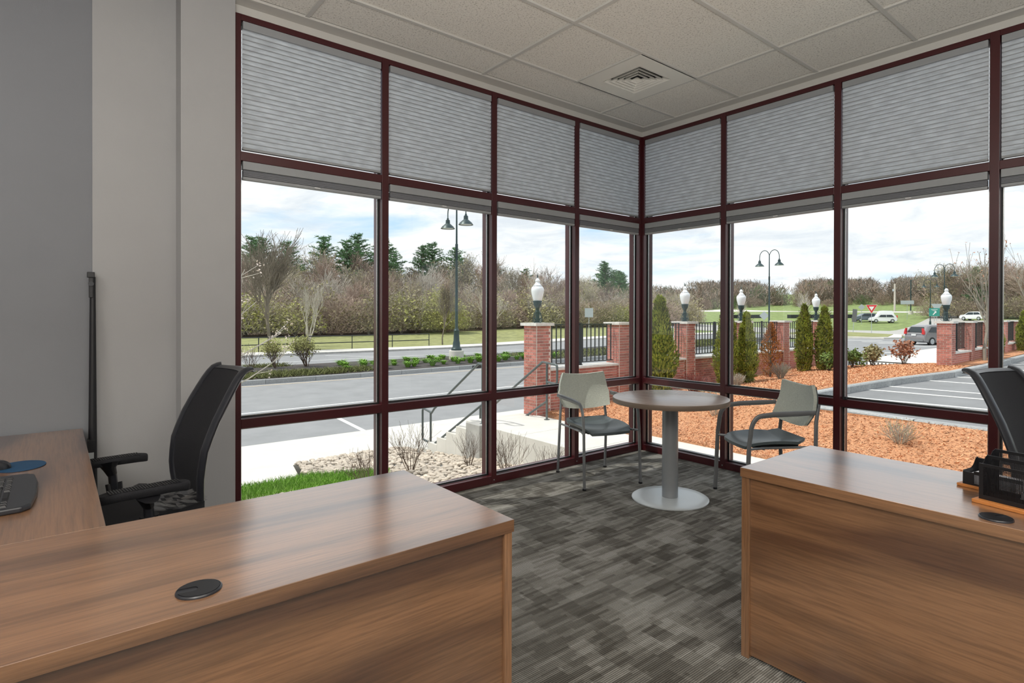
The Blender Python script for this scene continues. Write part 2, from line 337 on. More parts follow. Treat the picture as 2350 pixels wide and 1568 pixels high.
# walls that are not glass
wl = struct('wall_left', (0, -5, 0))
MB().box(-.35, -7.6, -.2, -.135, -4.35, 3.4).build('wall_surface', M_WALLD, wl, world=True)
MB().box(-.35, -4.35, -.2, -.118, -3.93, 3.4).build('wall_column', M_WALL, wl, world=True)
MB().box(-.35, -3.97, -.2, .048, -3.698, 3.4).build('wall_return', M_WALL, wl, world=True)
wb = MB().box(-.35, -7.8, -.2, 7.4, -7.6, 3.4).build('wall_back', M_WALL); wb['kind'] = 'structure'
wr = MB().box(7.2, -7.6, -.2, 7.4, .1, 3.4).build('wall_right', M_WALL); wr['kind'] = 'structure'
wf = MB().box(4.78, 0, -.2, 7.4, .2, 3.4).build('wall_front', M_WALL); wf['kind'] = 'structure'
hd = MB().box(-.2, -3.7, ZH, 0.0, 0, 3.4).box(-.2, 0, ZH, 4.8, .2, 3.4).build('trim_1', M_GRID); hd['kind'] = 'structure'
fb = MB().box(-.3, -3.7, -1.6, -.015, .3, -.005).box(-.3, .015, -.9, 7.4, .3, -.005).box(-.3, -7.6, -1.6, -.136, -3.7, -.005).build('trim_2', M_CONCG); fb['kind'] = 'structure'
# ceiling: grid bars and lay-in tiles
ce = struct('ceiling', (2, -2, ZC))
MB().box(-.35, -7.8, 3.36, 7.4, .2, 3.4).build('ceiling_deck', M_GRID, ce, world=True)
T = .6522; GX, GY, PE = .478, .703, .114
lines_x = [GX+T*i for i in range(0, 10)]; lines_y = [-(GY+2*T*i) for i in range(0, 6)]
xs = [PE]+lines_x+[7.2]; ys = [-PE]+lines_y+[-7.6]
MB().box(0, -7.6, ZC, PE, 0, ZC+.012).build('perimeter_trim', M_GRID, ce, world=True)
MB().box(PE, -PE, ZC, 7.2, 0, ZC+.012).build('perimeter_trim', M_GRID, ce, world=True)
MB().box(PE-.022, -7.6, ZC-.004, PE, -PE, ZC).build('perimeter_trim', M_GRID, ce, world=True)
MB().box(PE-.022, -PE, ZC-.004, 7.2, -PE+.022, ZC).build('perimeter_trim', M_GRID, ce, world=True)
bw = .0125
for x in lines_x: MB().box(x-bw, -7.6, ZC, x+bw, -PE, ZC+.03).build('grid_bar', M_GRID, ce, world=True)
for y in lines_y: MB().box(PE, y-bw, ZC+.0005, 7.2, y+bw, ZC+.03).build('grid_bar', M_GRID, ce, world=True)
VX, VY = GX, -GY           # vent cell: x GX..GX+T, y -GY-T..-GY
for i in range(len(xs)-1):
    for j in range(len(ys)-1):
        x0, x1, y1, y0 = xs[i]+.004, xs[i+1]-.004, ys[j]-.004, ys[j+1]+.004
        if i == 1 and j == 1: y1 = -GY-T-.004
        MB().box(x0, y0, ZC+.012, x1, y1, ZC+.03).build('ceiling_tile', M_TILE, ce, world=True)
MB().box(VX, -GY-T-bw, ZC+.001, VX+T, -GY-T+bw, ZC+.03).build('grid_bar', M_GRID, ce, world=True)
# vent
vc = (VX+T/2, -GY-T/2)
vt = thing('ceiling_vent', 'square white louvred air diffuser set in the ceiling grid near the glass corner', 'vent', (vc[0], vc[1], ZC))
h = T/2-.004; q = .185
v = MB()
for a in range(4):
    Mx = Matrix.Rotation(a*PI/2, 4, 'Z'); v.prism([(-h, -h), (h, -h), (q, -q), (-q, -q)], .0, .006, 2, Mx)
v.build('face_plate', M_PLATE, vt)
MB().box(-q, -q, .07, q, q, .074).build('duct_back', M_BLACK, vt)
for k in range(5):
    o_ = q-.004-k*.035; n_ = o_-.022
    v = MB()
    if n_ < .02: n_ = .002
    for a in range(4):
        Mx = Matrix.Rotation(a*PI/2, 4, 'Z')
        P = [(-o_, -o_, -.002), (o_, -o_, -.002), (n_, -n_, .026), (-n_, -n_, .026)]
        P2 = [(p[0], p[1], p[2]+.0025) for p in P]; A = [Mx @ Vector(p) for p in P]; Bq = [Mx @ Vector(p) for p in P2]
        v.quad(*A).quad(*Bq[::-1]); v.quad(A[0], Bq[0], Bq[1], A[1])
    v.build('louvre', M_PLATE, vt)
# ---------------------------------------------------------------- glazed walls
def wall_glass(name, V, left):
    """left: wall x=0 running along -y; else wall y=0 running along +x. frame depth goes outwards"""
    w = struct(name, (0, -1.8, 0) if left else (2.4, 0, 0))
    def bx(mb, s0, s1, d0, d1, z0, z1):   # s along wall from the corner, d depth outwards
        if left: mb.box(-d1, -s1, z0, -d0, -s0, z1)
        else: mb.box(s0, d0, z0, s1, d1, z1)
        return mb
    n = len(V)
    for i, s in enumerate(V[1:] if not left else V[1:-1]):
        mm = MB(); bx(mm, s-.005, s+.005, -.0015, .0, .025, .035); mm.build('screw', M_ALU, w, world=True, bevel=.002)
    for i, s in enumerate(V):
        a, b = (s-WB/2, s+WB/2)
        if i == 0: a, b = .006, .03
        if left and i == n-1: a, b = s-.012, s+.03
        mm = MB(); bx(mm, a, b, 0, .045, 0, ZH); o = mm.build('mullion', M_MAROON, w, world=True, bevel=.002)
        mm = MB(); bx(mm, a+.003, b-.003, .045, .082, 0, ZH); g = mm.build('glazing_strip', M_GASKET, o, world=True)
        mm = MB(); bx(mm, a, b, .082, .135, 0, ZH); mm.build('outer_cap', M_MAROON, o, world=True)
    for i in range(n-1):
        s0 = (.03 if i == 0 else V[i]+WB/2); s1 = (V[i+1]-.012 if (left and i == n-2) else V[i+1]-WB/2)
        for nm, z0, z1 in (('head_rail', ZH-.036, ZH), ('transom', TB, TT), ('mid_rail', MB_, MT), ('sill_rail', 0, ST)):
            mm = MB(); bx(mm, s0, s1, .001, .045, z0, z1); o = mm.build(nm, M_MAROON, w, world=True, bevel=.002)
            mm = MB(); bx(mm, s0, s1, .045, .082, z0+.004, z1-.004); mm.build('glazing_strip', M_GASKET, o, world=True)
            mm = MB(); bx(mm, s0, s1, .082, .134, z0, z1); mm.build('outer_cap', M_MAROON, o, world=True)
        for z0, z1 in ((TT, ZH-.036), (MT, TB), (ST, MB_)):
            mm = MB(); bx(mm, s0-.004, s1+.004, .062, .068, z0-.004, z1+.004); p = mm.build('pane', M_GLASS, w, world=True)
            mm = MB()   # bright spacer bar and black edge seal around the pane
            t = .009
            bx(mm, s0, s0+t, .050, .0615, z0, z1); bx(mm, s1-t, s1, .050, .0615, z0, z1); bx(mm, s0+t, s1-t, .050, .0615, z0, z0+t); bx(mm, s0+t, s1-t, .050, .0615, z1-t, z1)
            mm.build('edge_seal', M_GASKET, p, world=True)
            mm = MB(); t0, t = .009, .014
            bx(mm, s0+t0, s0+t, .054, .0605, z0+t0, z1-t0); bx(mm, s1-t, s1-t0, .054, .0605, z0+t0, z1-t0); bx(mm, s0+t, s1-t, .054, .0605, z0+t0, z0+t); bx(mm, s0+t, s1-t, .054, .0605, z1-t, z1-t0)
            mm.build('spacer', M_ALU, p, world=True)
    return w
wall_glass('window_1', LV, True)
wall_glass('window_2', RV, False)
MB().box(RV[2]+.055, -.012, MT, RV[2]+.075, .012, MT+.022).box(RV[2]+.05, -.016, MT+.0, RV[2]+.062, -.004, MT+.012).build('window_latch', M_BLACK, bpy.data.objects['window_2'], world=True, bevel=.002)
# corner post
cp = MB().box(-.135, -.03, 0, -.085, .135, ZH).box(-.085, .085, 0, .03, .135, ZH).box(-.085, -.006, 0, .006, .085, ZH).build('trim_3', M_MAROON); cp['kind'] = 'structure'
# ---------------------------------------------------------------- pleated shades
def shade(left, s0, s1, label_top, label_low, seed):
    cx, cy = ((-.02, -(s0+s1)/2) if left else ((s0+s1)/2, .02))
    def bx(mb, a, b, d0, d1, z0, z1):
        if left: mb.box(-d1, -b, z0, -d0, -a, z1)
        else: mb.box(a, d0, z0, b, d1, z1)
        return mb
    a, b = s0+.008, s1-.010
    t = thing('pleated_shade', label_top, 'window shade', (cx, cy, TT), group='closed pleated shades')
    mm = MB(); bx(mm, a, b, -.004, .036, ZH-.085, ZH-.040); mm.build('headrail', M_SH, t, world=True, bevel=.003)
    mm = MB(); bx(mm, a, b, .004, .030, TT+.012, TT+.026); mm.build('bottom_rail', M_SH, t, world=True, bevel=.003)
    z0, z1, n = TT+.026, ZH-.085, 24
    v = MB()
    for side in (-1, 1):
        pr = []
        for k in range(2*n+1):
            z = z0+(z1-z0)*k/(2*n); pr.append((.017+side*(.004+.008*(k % 2)), z))
        for k in range(2*n):
            (d0, zz0), (d1, zz1) = pr[k], pr[k+1]
            if left: v.quad((-d0, -a, zz0), (-d0, -b, zz0), (-d1, -b, zz1), (-d1, -a, zz1))
            else: v.quad((a, d0, zz0), (b, d0, zz0), (b, d1, zz1), (a, d1, zz1))
    v.build('pleated_fabric', M_SHADE, t, world=True)
    v = MB()
    for k in range(n+1):
        z = z0+(z1-z0)*k/n; bx(v, a+.001, b-.001, .008, .0255, z-.0018, z+.0018)
    v.build('pleat_seams', M_SH, t, world=True)['kind'] = 'stuff'
    t2 = thing('raised_shade', label_low, 'window shade', (cx, cy, TB-.12), group='raised pleated shades')
    mm = MB(); bx(mm, a, b, -.004, .036, TB-.052, TB-.002); mm.build('headrail', M_SH, t2, world=True, bevel=.003)
    mm = MB()
    for k in range(7): z = TB-.056-k*.0052; bx(mm, a+.002, b-.002, .000+.002*(k % 2), .033-.002*(k % 2), z-.0046, z)
    mm.build('folded_fabric', M_SHD, t2, world=True)
    mm = MB(); bx(mm, a, b, .000, .034, TB-.112, TB-.094); mm.build('bottom_rail', M_SH, t2, world=True, bevel=.003)
    c = (a+b)/2; mm = MB(); bx(mm, c-.018, c+.018, -.008, .0, TB-.106, TB-.101); mm.build('pull_handle', M_WHITE, t2, world=True)
M_SH = pm('grey_shade_rail', (.30, .31, .32), .5); M_SHD = pm('folded_shade_fabric', (.17, .175, .19), .9)
lt = ['closed grey pleated shade in the left glass wall, bay next to the grey wall', 'closed grey pleated shade in the left glass wall, second bay from the grey wall',
      'closed grey pleated shade in the left glass wall, second bay from the corner', 'closed grey pleated shade in the left glass wall, against the corner']
ll = [x.replace('closed grey pleated shade', 'raised grey shade') for x in lt]
for k in range(4):
    i = 3-k; shade(True, (.034 if i == 0 else LV[i]+WB/2), (LV[i+1]-.012 if i == 3 else LV[i+1]-WB/2), lt[k], ll[k], k)
rt_ = ['against the corner', 'second bay from the corner', 'third bay from the corner', 'bay cut by the photo edge', 'bay beyond the photo edge']
for i in range(5):
    shade(False, (.034 if i == 0 else RV[i]+WB/2), RV[i+1]-WB/2, 'closed grey pleated shade of the right glass wall, '+rt_[i], 'raised grey shade of the right glass wall, '+rt_[i], 9+i)
# ================================================================ FURNITURE
def grommet(name, label, x, y, z, rz, r=.045):
    g = thing(name, label, 'cable grommet', (x, y, z), rz)
    MB().lathe([(r, 0), (r, .003), (r*.96, .0055), (r*.93, .0058), (r*.92, .004)], n=32).build('rim', M_BLACKG, g, smooth=True)
    pts = [(r*.9*math.cos(t), r*.9*math.sin(t)) for t in [PI*.09+k*(2*PI-PI*.18)/36 for k in range(37)]]
    pts += [(r*.25, -r*.26), (r*.12, -r*.22), (r*.06, -r*.1), (r*.04, 0), (r*.06, r*.1), (r*.12, r*.22), (r*.25, r*.26)]
    MB().prism(pts, .003, .0062).build('cap', M_BLACK, g)
    return g
# left L-shaped desk: return (near the camera) and the worktop along the wall
dk = thing('desk_return', 'walnut laminate desk return in the left foreground, black cable grommet in its top', 'desk', (2.06, -4.5, 0), group='walnut office desks')
MB().box(1.709, -6.6, .714, 2.412, -3.465, .75).build('top', W_Y, dk, world=True, bevel=.0012)
MB().box(1.712, -3.497, 0, 2.408, -3.470, .7135).build('end_panel', W_Z, dk, world=True, bevel=.001)
MB().box(2.382, -6.6, .012, 2.398, -3.4975, .7135).build('front_panel', W_Y, dk, world=True)
MB().box(1.712, -6.6, .45, 1.728, -3.4975, .7135).build('inner_rail', W_Y, dk, world=True)
grommet('cable_grommet', 'round black cable grommet in the left desk top', 2.317, -4.262, .75, math.radians(-100))
dw = thing('desk_worktop', 'walnut laminate worktop along the left wall with the keyboard on it', 'desk', (.8, -4.8, 0), group='walnut office desks')
MB().box(-.112, -5.35, .714, 1.7086, -4.392, .75).build('top', W_X, dw, world=True, bevel=.0012)
MB().box(-.10, -5.3, 0, -.075, -4.42, .7135).build('end_panel', W_Z, dw, world=True)
MB().box(-.07, -5.3, .42, 1.70, -5.28, .7135).build('back_panel', W_X, dw, world=True)
MB().box(-.07, -4.52, .62, 1.70, -4.50, .7135).build('front_rail', W_X, dw, world=True)
# right desk
dr = thing('reception_desk', 'walnut laminate desk on the right with mesh desk organisers on its top', 'desk', (3.6, -2.1, 0), group='walnut office desks')
MB().box(2.524, -2.418, .714, 5.2, -1.812, .75).build('top', W_X, dr, world=True, bevel=.0012)
MB().box(2.528, -2.413, .0, 2.560, -1.816, .7135).build('end_panel', W_Z, dr, world=True, bevel=.001)
MB().box(2.5605, -2.402, .012, 5.2, -2.386, .7135).build('front_panel', W_X, dr, world=True)
MB().box(5.17, -2.385, 0, 5.2, -1.816, .7135).build('end_panel', W_Z, dr, world=True)
grommet('cable_grommet', 'round black cable grommet in the right desk top', 3.325, -2.355, .75, math.radians(60), .043)
# ---------------------------------------------------------------- round table
tb = thing('round_table', 'small round pedestal table with grey-brown top and silver disc base', 'table', (1.137, -1.032, 0))
R_ = .42; MB().lathe([(R_-.002, .713), (R_, .716), (R_, .7475), (R_-.0015, .749), (R_-.003, .7495)], n=96).build('tabletop', W_T, tb, smooth=True)
MB().lathe([(R_+.0006, .7145), (R_+.0012, .716), (R_+.0012, .7455), (R_+.0006, .747)], n=96).build('edge_band', pm('table_edge_taupe', (.155, .115, .085), .4), tb, smooth=True)
MB().lathe([(.058, .014), (.058, .685)], n=40).build('column', M_SILVERD, tb, smooth=True)
MB().lathe([(.060, .680), (.060, .705), (.13, .7055), (.13, .7125)], n=32).build('top_bracket', M_GREYM, tb, smooth=True)
MB().lathe([(.272, 0.0), (.279, .003), (.279, .010), (.272, .0142), (.20, .0150), (.062, .0175)], n=80).build('base_plate', M_SILVER, tb, smooth=True)
# ---------------------------------------------------------------- guest chairs
def guest_chair(label, x, y, yaw, w=.505, wb=.46, L_=.545):
    t = thing('guest_chair', label, 'chair', (x, y, 0), yaw, 'upholstered guest chairs at the round table')
    hw, hb, f, b = w/2, wb/2, L_/2, -L_/2
    # seat: moulded, dished, waterfall front
    def S(u, v):
        a = (u-.5)*2; yy = -.20+.46*v
        wd = .218-.03*abs(v-.35)-.055*max(0, v-.8)**1.2*3-.05*max(0, .12-v)*4
        z = .452+.016*a*a*math.sin(PI*min(1, v*1.1))-.02*math.sin(PI*v)*(1-a*a)-.035*max(0, v-.78)*5*max(0, v-.78)*5*.6
        z += .03*max(0, .15-v)*6
        return (a*wd, yy-.018*a*a*(v > .9), z)
    v = MB(); nu, nv = 18, 20; v.grid(S, nu, nv); n0 = len(v.v)
    v.v += [(p[0]*.97, p[1], p[2]-.022) for p in v.v[:n0]]
    for j in range(nv):
        for i in range(nu): a_ = n0+j*(nu+1)+i; v.f.append((a_, a_+nu+1, a_+nu+2, a_+1))
    rim = [i for i in range(nu)]+[nu+(nu+1)*j for j in range(nv)]+[(nu+1)*nv+i for i in range(nu, 0, -1)]+[(nu+1)*j for j in range(nv, 0, -1)]
    for k in range(len(rim)): p, q_ = rim[k], rim[(k+1) % len(rim)]; v.f.append((p, q_, n0+q_, n0+p)[::-1])
    v.build('seat', M_GREYP, t, smooth=True, auto=50)
    MB().box(-.17, -.16, .405, .17, .17, .432).build('seat_pan', M_BLACK, t, bevel=.006)
    # backrest: trapezoid pad, concave top edge, curved plan
    def Bk(u, vv, off=0):
        a = (u-.5)*2; wd = .205-.0*vv+.025*math.sin(PI*min(1, (1-vv)*.85+.12))+(.012 if vv < .5 else -.018*(vv-.5)*2)
        top = .838+.020*a*a-.0; bot = .575-.028*(1-a*a)
        z = bot+(top-bot)*vv; lean = -.175-.075*vv-.03*math.sin(PI*vv)
        yy = lean-.045*(1-a*a)+off
        return (a*wd, yy, z)
    v = MB(); nu, nv = 18, 12; v.grid(lambda u, w_: Bk(u, w_, .012+.012*math.sin(PI*u)*math.sin(PI*w_)), nu, nv); n0 = len(v.v)
    v.v += [Bk((i % (nu+1))/nu, (i//(nu+1))/nv, -.014) for i in range(n0)]
    for j in range(nv):
        for i in range(nu): a_ = n0+j*(nu+1)+i; v.f.append((a_, a_+nu+1, a_+nu+2, a_+1))
    for k in range(len(rim)): pass
    rim2 = [i for i in range(nu)]+[nu+(nu+1)*j for j in range(nv)]+[(nu+1)*nv+i for i in range(nu, 0, -1)]+[(nu+1)*j for j in range(nv, 0, -1)]
    for k in range(len(rim2)): p, q_ = rim2[k], rim2[(k+1) % len(rim2)]; v.f.append((p, q_, n0+q_, n0+p)[::-1])
    v.build('backrest', M_FABRIC, t, smooth=True, auto=60)
    v = MB(); v.grid(lambda u, w_: Bk(u, w_*.96, -.0165), nu, nv); n0 = len(v.v); v.v += [(p[0], p[1]-.006, p[2]) for p in v.v[:n0]]
    for j in range(nv):
        for i in range(nu): a_ = n0+j*(nu+1)+i; v.f.append((a_, a_+nu+1, a_+nu+2, a_+1))
    for k in range(len(rim2)): p, q_ = rim2[k], rim2[(k+1) % len(rim2)]; v.f.append((p, q_, n0+q_, n0+p)[::-1])
    v.build('back_shell', M_GREYP, t, smooth=True, auto=60)
    for s in (-1, 1):
        MB().tube([(s*hb, b, .012), (s*(hb-.005), b+.03, .44), (s*(hb-.02), b+.018, .60), (s*(hb-.035), b-.012, .72)], [.0125, .0125, .012, .010], 10, flat=(1.25, .85)).build('leg', M_GREYM, t, smooth=True)
        pts = [(s*hw, f, .012), (s*(hw-.003), f-.018, .45)]
        for k in range(9):
            an = k/8*PI/2; pts.append((s*(hw-.003), f-.03-.085*(1-math.cos(an)), .53+.125*math.sin(an)))
        pts += [(s*(hw+.002), f-.20, .664), (s*(hw+.004), -.10, .668), (s*(hw+.004), b+.05, .672)]
        MB().tube(pts, [.0125]*2+[.013]*9+[.014, .014, .012], 10, flat=(1.35, .75)).build('leg', M_GREYM, t, smooth=True)
        lg = MB().lathe([(.015, 0), (.016, .002), (.015, .014)], s*hw, f, 12).build('foot_glide', M_BLACK, t, smooth=True)
        MB().lathe([(.015, 0), (.016, .002), (.015, .014)], s*hb, b, 12).build('foot_glide', M_BLACK, t, smooth=True)
        MB().tube([(s*(hw-.004), f-.02, .425), (s*.2, .12, .418), (s*.2, -.12, .418), (s*(hb-.006), b+.03, .425)], .009, 8).build('side_rail', M_GREYM, t, smooth=True)
    MB().tube([(-.2, .12, .412), (.2, .12, .412)], .009, 8).build('cross_rail', M_GREYM, t, smooth=True)
    return t
guest_chair('guest chair left of the round table, pale woven back, facing the table', .41, -1.058, -1.877)
guest_chair('guest chair right of the round table, half hidden behind the right desk', 1.58, -.474, 2.56, .515, .49, .55)
# ---------------------------------------------------------------- office chairs
def office_chair(label, x, y, yaw, padw=.60, padz=.69, wrap=False, lean=0.):
    t = thing('office_chair', label, 'chair', (x, y, 0), yaw, 'black mesh office chairs')
    for k in range(5):
        a = k*2*PI/5+.3; c, s = math.cos(a), math.sin(a)
        MB().tube([(.03*c, .03*s, .105), (.17*c, .17*s, .098), (.29*c, .29*s, .078)], [.024, .019, .014], 8).build('base_arm', M_BLACK, t, smooth=True)
        Mx = Matrix.Translation((.30*c, .30*s, .03)) @ Matrix.Rotation(a+.6, 4, 'Z')
        w_ = MB()
        for d in (-.022, .006): w_.prism([(.029*math.cos(q), .029*math.sin(q)) for q in [i*PI/8 for i in range(16)]], d, d+.016, 0, Mx)
        w_.build('caster', M_BLACK, t)
    MB().lathe([(.034, .08), (.034, .13), (.025, .14), (.025, .27), (.016, .275), (.016, .43)], n=20).build('gas_lift', M_BLACK, t, smooth=True)
    MB().box(-.09, -.12, .43, .09, .10, .475).build('tilt_mechanism', M_BLACK, t, bevel=.01)
    def S(u, v, top=True):
        a = (u-.5)*2; r = .25*(1-.12*abs(v-.5)*2)*(1 if v < .85 else 1-(v-.85)*.9); yy = -.24+.49*v
        z = (.535-.012*math.sin(PI*v)+.008*a*a-.05*max(0, v-.8)*4*max(0, v-.8)) if top else .478+.02*a*a
        return (a*r, yy, z)
    def shell(F0, F1, nu, nv, name, mat, par=t, **k):
        v = MB(); v.grid(F0, nu, nv); n0 = len(v.v); v.grid(F1, nu, nv); m0 = (nu)*(nv)
        v.f = v.f[:m0]+[f_[::-1] for f_ in v.f[m0:]]
        rim = [i for i in range(nu)]+[nu+(nu+1)*j for j in range(nv)]+[(nu+1)*nv+i for i in range(nu, 0, -1)]+[(nu+1)*j for j in range(nv, 0, -1)]
        for k_ in range(len(rim)): p, q_ = rim[k_], rim[(k_+1) % len(rim)]; v.f.append((p, q_, n0+q_, n0+p)[::-1])
        return v.build(name, mat, par, smooth=True, auto=60)
    st = shell(lambda u, v: S(u, v), lambda u, v: S(u, v, False), 14, 14, 'seat', M_BLACKM)
    # curved back: profile in y,z ; half width per height
    prof = [(.50, -.235, .175), (.58, -.225, .20), (.66, -.222, .215), (.76, -.235, .222), (.86, -.27, .222), (.96, -.32, .215), (1.04, -.365, .205), (1.085, -.395, .197), (1.10, -.425, .188), (1.098, -.452, .18)]
    def Pf(v):
        k = min(len(prof)-1.001, v*(len(prof)-1)); i = int(k); f_ = k-i; A, B_ = prof[i], prof[i+1]
        return [A[j]+(B_[j]-A[j])*f_ for j in range(3)]
    def Bk(u, v, off=0):
        a = (u-.5)*2; z, y_, hw_ = Pf(v); return (a*hw_, y_-.035*(1-a*a)+off+lean*(z-.5), z)
    shell(lambda u, v: Bk(u, v*.86+.0, .004), lambda u, v: Bk(u, v*.86, -.004), 14, 18, 'back_mesh', M_BLACKM)
    for s in (-1, 1):
        pts = []; rs = []
        for k in range(15):
            z, y_, hw_ = Pf(k/14*.93); pts.append((s*hw_, y_-.004+lean*(z-.5), z)); rs.append(.016)
        MB().tube(pts, rs, 10, flat=(.8, 1.9)).build('back_frame', M_BLACKG, t, smooth=True)
    shell(lambda u, v: Bk(u, .80+.20*v, .010), lambda u, v: (Bk(u, .80+.20*v)[0], Bk(u, .80+.20*v)[1]-.012, Bk(u, .80+.20*v)[2]-.014), 14, 8, 'top_rail', M_BLACKG)
    MB().tube([(0, -.08, .45), (0, -.24, .44), (0, -.285, .50), (0, -.29, .66)], [.03, .03, .028, .02], 10, flat=(1.6, .6)).build('back_bracket', M_BLACKG, t, smooth=True)
    for s in (-1, 1):
        xp = s*padw/2
        MB().tube([(s*.10, -.02, .455), (s*.22, -.02, .462), (s*(padw/2-.03), -.02, .49), (s*(padw/2-.012), -.015, .56)], [.022, .022, .024, .026], 10, flat=(1.3, .7)).build('arm_bracket', M_BLACK, t, smooth=True)
        MB().tube([(s*(padw/2-.014), -.015, .53), (s*(padw/2-.010), -.01, padz-.07)], [.023, .023], 12, flat=(.75, 1.35)).build('arm_post', M_BLACKG, t, smooth=True)
        MB().tube([(s*(padw/2-.010), -.01, padz-.075), (s*(padw/2-.006), 0, padz-.045), (s*padw/2, .0, padz-.022)], [.024, .032, .055], 12, flat=(.8, 1.6)).build('arm_carriage', M_BLACK, t, smooth=True)
        pr = []
        for k in range(28):
            a = 2*PI*k/28; ca, sa = math.cos(a), math.sin(a); pr.append((xp+.043*math.copysign(abs(ca)**.55, ca)*(1-.12*sa), .0+.152*math.copysign(abs(sa)**.65, sa)))
        v = MB(); n = 28
        for dz, sc_ in ((-.024, .86), (-.018, .95), (-.006, 1), (.004, .97), (.008, .86)):
            for p in pr: v.v.append((xp+(p[0]-xp)*sc_, p[1]*(.96+.04*sc_), padz-.004+dz-.9*max(0, abs(p[1])-.09)**1.0*.12))
        for j in range(4):
            for i in range(n): v.f.append((j*n+i, j*n+(i+1) % n, (j+1)*n+(i+1) % n, (j+1)*n+i))
        v.f.append(tuple(range(n))[::-1]); v.f.append(tuple(4*n+i for i in range(n)))
        pad = v.build('arm_pad', M_BLACKM, t, smooth=True, auto=50)
        g = MB()
        for k in range(26): yy = -.115+k*.0092; g.box(xp-.031, yy, padz+.0035, xp+.031, yy+.0045, padz+.0052)
        g.build('pad_ribs', M_BLACK, pad)
    if wrap:
        rng = random.Random(5); v = MB()
        def cr(u, w_): p = S(u, w_); return (p[0]*1.02, -.25+.20*w_+rng.uniform(-.004, .004), p[2]+.006+rng.uniform(0, .014))
        v.grid(cr, 20, 9); v.grid(lambda u, w_: (p := S(u, w_)) and (p[0]*1.02, -.25+.2*w_, p[2]+.003), 20, 9)
        v.build('plastic_wrap', M_WRAP, t)
    return t
def wrapm():
    m_, t, b = bsdf('clear_plastic_wrap'); t.nodes.remove(b); o = t.nodes['Material Output']
    tr = N(t, 'ShaderNodeBsdfTransparent'); gl = N(t, 'ShaderNodeBsdfGlossy'); gl.inputs['Roughness'].default_value = .12
    mxs = N(t, 'ShaderNodeMixShader'); mxs.inputs[0].default_value = .22; L(t, tr.outputs[0], mxs.inputs[1]); L(t, gl.outputs[0], mxs.inputs[2]); L(t, mxs.outputs[0], o.inputs[0]); return m_
M_WRAP = wrapm()
office_chair('black mesh office chair pulled up at the left desk, armrests showing', .72, -4.27, 3.26, .655, .675, True)
office_chair('black mesh office chair behind the right desk, only its back showing', 3.46, -1.17, -1.80, .62, .68)
# ---------------------------------------------------------------- things on the left worktop
kb = thing('keyboard', 'black computer keyboard on the left worktop, cut by the photo edge', 'keyboard', (1.17, -4.66, .7502), PI)
kw, kd = .49, .20
pr = [(-kw/2+.02, -kd/2+.004), (-kw/2, -kd/2+.02), (-kw/2-.004, 0), (-kw/2+.004, kd/2-.02), (-kw/2+.03, kd/2), (-.08, kd/2+.012), (.08, kd/2+.012), (kw/2-.03, kd/2), (kw/2-.004, kd/2-.02), (kw/2+.004, 0), (kw/2, -kd/2+.02), (kw/2-.02, -kd/2+.004)]
kb_in = MB().prism([(x, -y) for x, y in pr], 0, .018); kb_in.build('case', M_BLACKG, kb, bevel=.005)
kk = MB()
n_ = 4; b0 = .0078; t0 = .0058
kk.v = [(-b0, -b0, 0), (b0, -b0, 0), (b0, b0, 0), (-b0, b0, 0), (-t0, -t0+.001, .006), (t0, -t0+.001, .006), (t0, t0+.001, .006), (-t0, t0+.001, .006)]
kk.f = [(4, 5, 6, 7), (0, 1, 5, 4), (1, 2, 6, 5), (2, 3, 7, 6), (3, 0, 4, 7), (3, 2, 1, 0)]
k0 = None; rng = random.Random(3)
for r in range(6):
    yy = .072-r*.0205-(.006 if r > 0 else 0); x = -.225
    widths = {5: [1.3, 1.2, 1.2, 6, 1.2, 1.2, 1.3], 4: [2.2]+[1]*10+[2.6], 3: [1.7]+[1]*11+[2.1], 2: [1.4]+[1]*12+[1.4], 1: [1]*13+[1.9], 0: [1]*15}[r]
    wsum = sum(widths); sc_ = 15/wsum
    for w_ in widths+[-.4, 1, 1, 1, -.4, 1, 1, 1]:
        if w_ < 0: x += .008; continue
        ww = w_*sc_*.0188 if w_ != 1 or x < .06 else .0188
        if x+ww > .24: break
        if k0 is None: k0 = kk.build('key', M_BLACK, kb); o = k0
        else: o = dup1(k0, kb)
        o.location = (x+ww/2, yy, .0178); o.scale = (ww/.0195, 1, 1); x += ww
mpd = tag(MB().lathe([(.098, 0), (.10, .001), (.10, .0028), (.098, .003)], n=48, squash=.8).build('mouse_pad', M_BLUE, smooth=True), 'oval blue mouse pad beyond the keyboard on the left worktop', 'mouse pad')
mpd.location = (.70, -4.61, .7502)
mo = thing('mouse', 'black computer mouse on the blue mouse pad', 'mouse', (.715, -4.685, .7535), PI+.1)
def msf(u, v):
    a = 2*PI*u; ph = v*PI/2; rx, ry = .031, .052
    return (rx*math.cos(a)*math.cos(ph)**.7, ry*math.sin(a)*math.cos(ph)**.7+.004*math.sin(ph), .036*math.sin(ph)**.8)
MB().grid(msf, 24, 10).build('shell', M_BLACKG, mo, smooth=True)
MB().tube([(0, .038, .024), (0, .028, .033), (0, .018, .036)], .0035, 8).build('scroll_wheel', M_BLACK, mo, smooth=True)
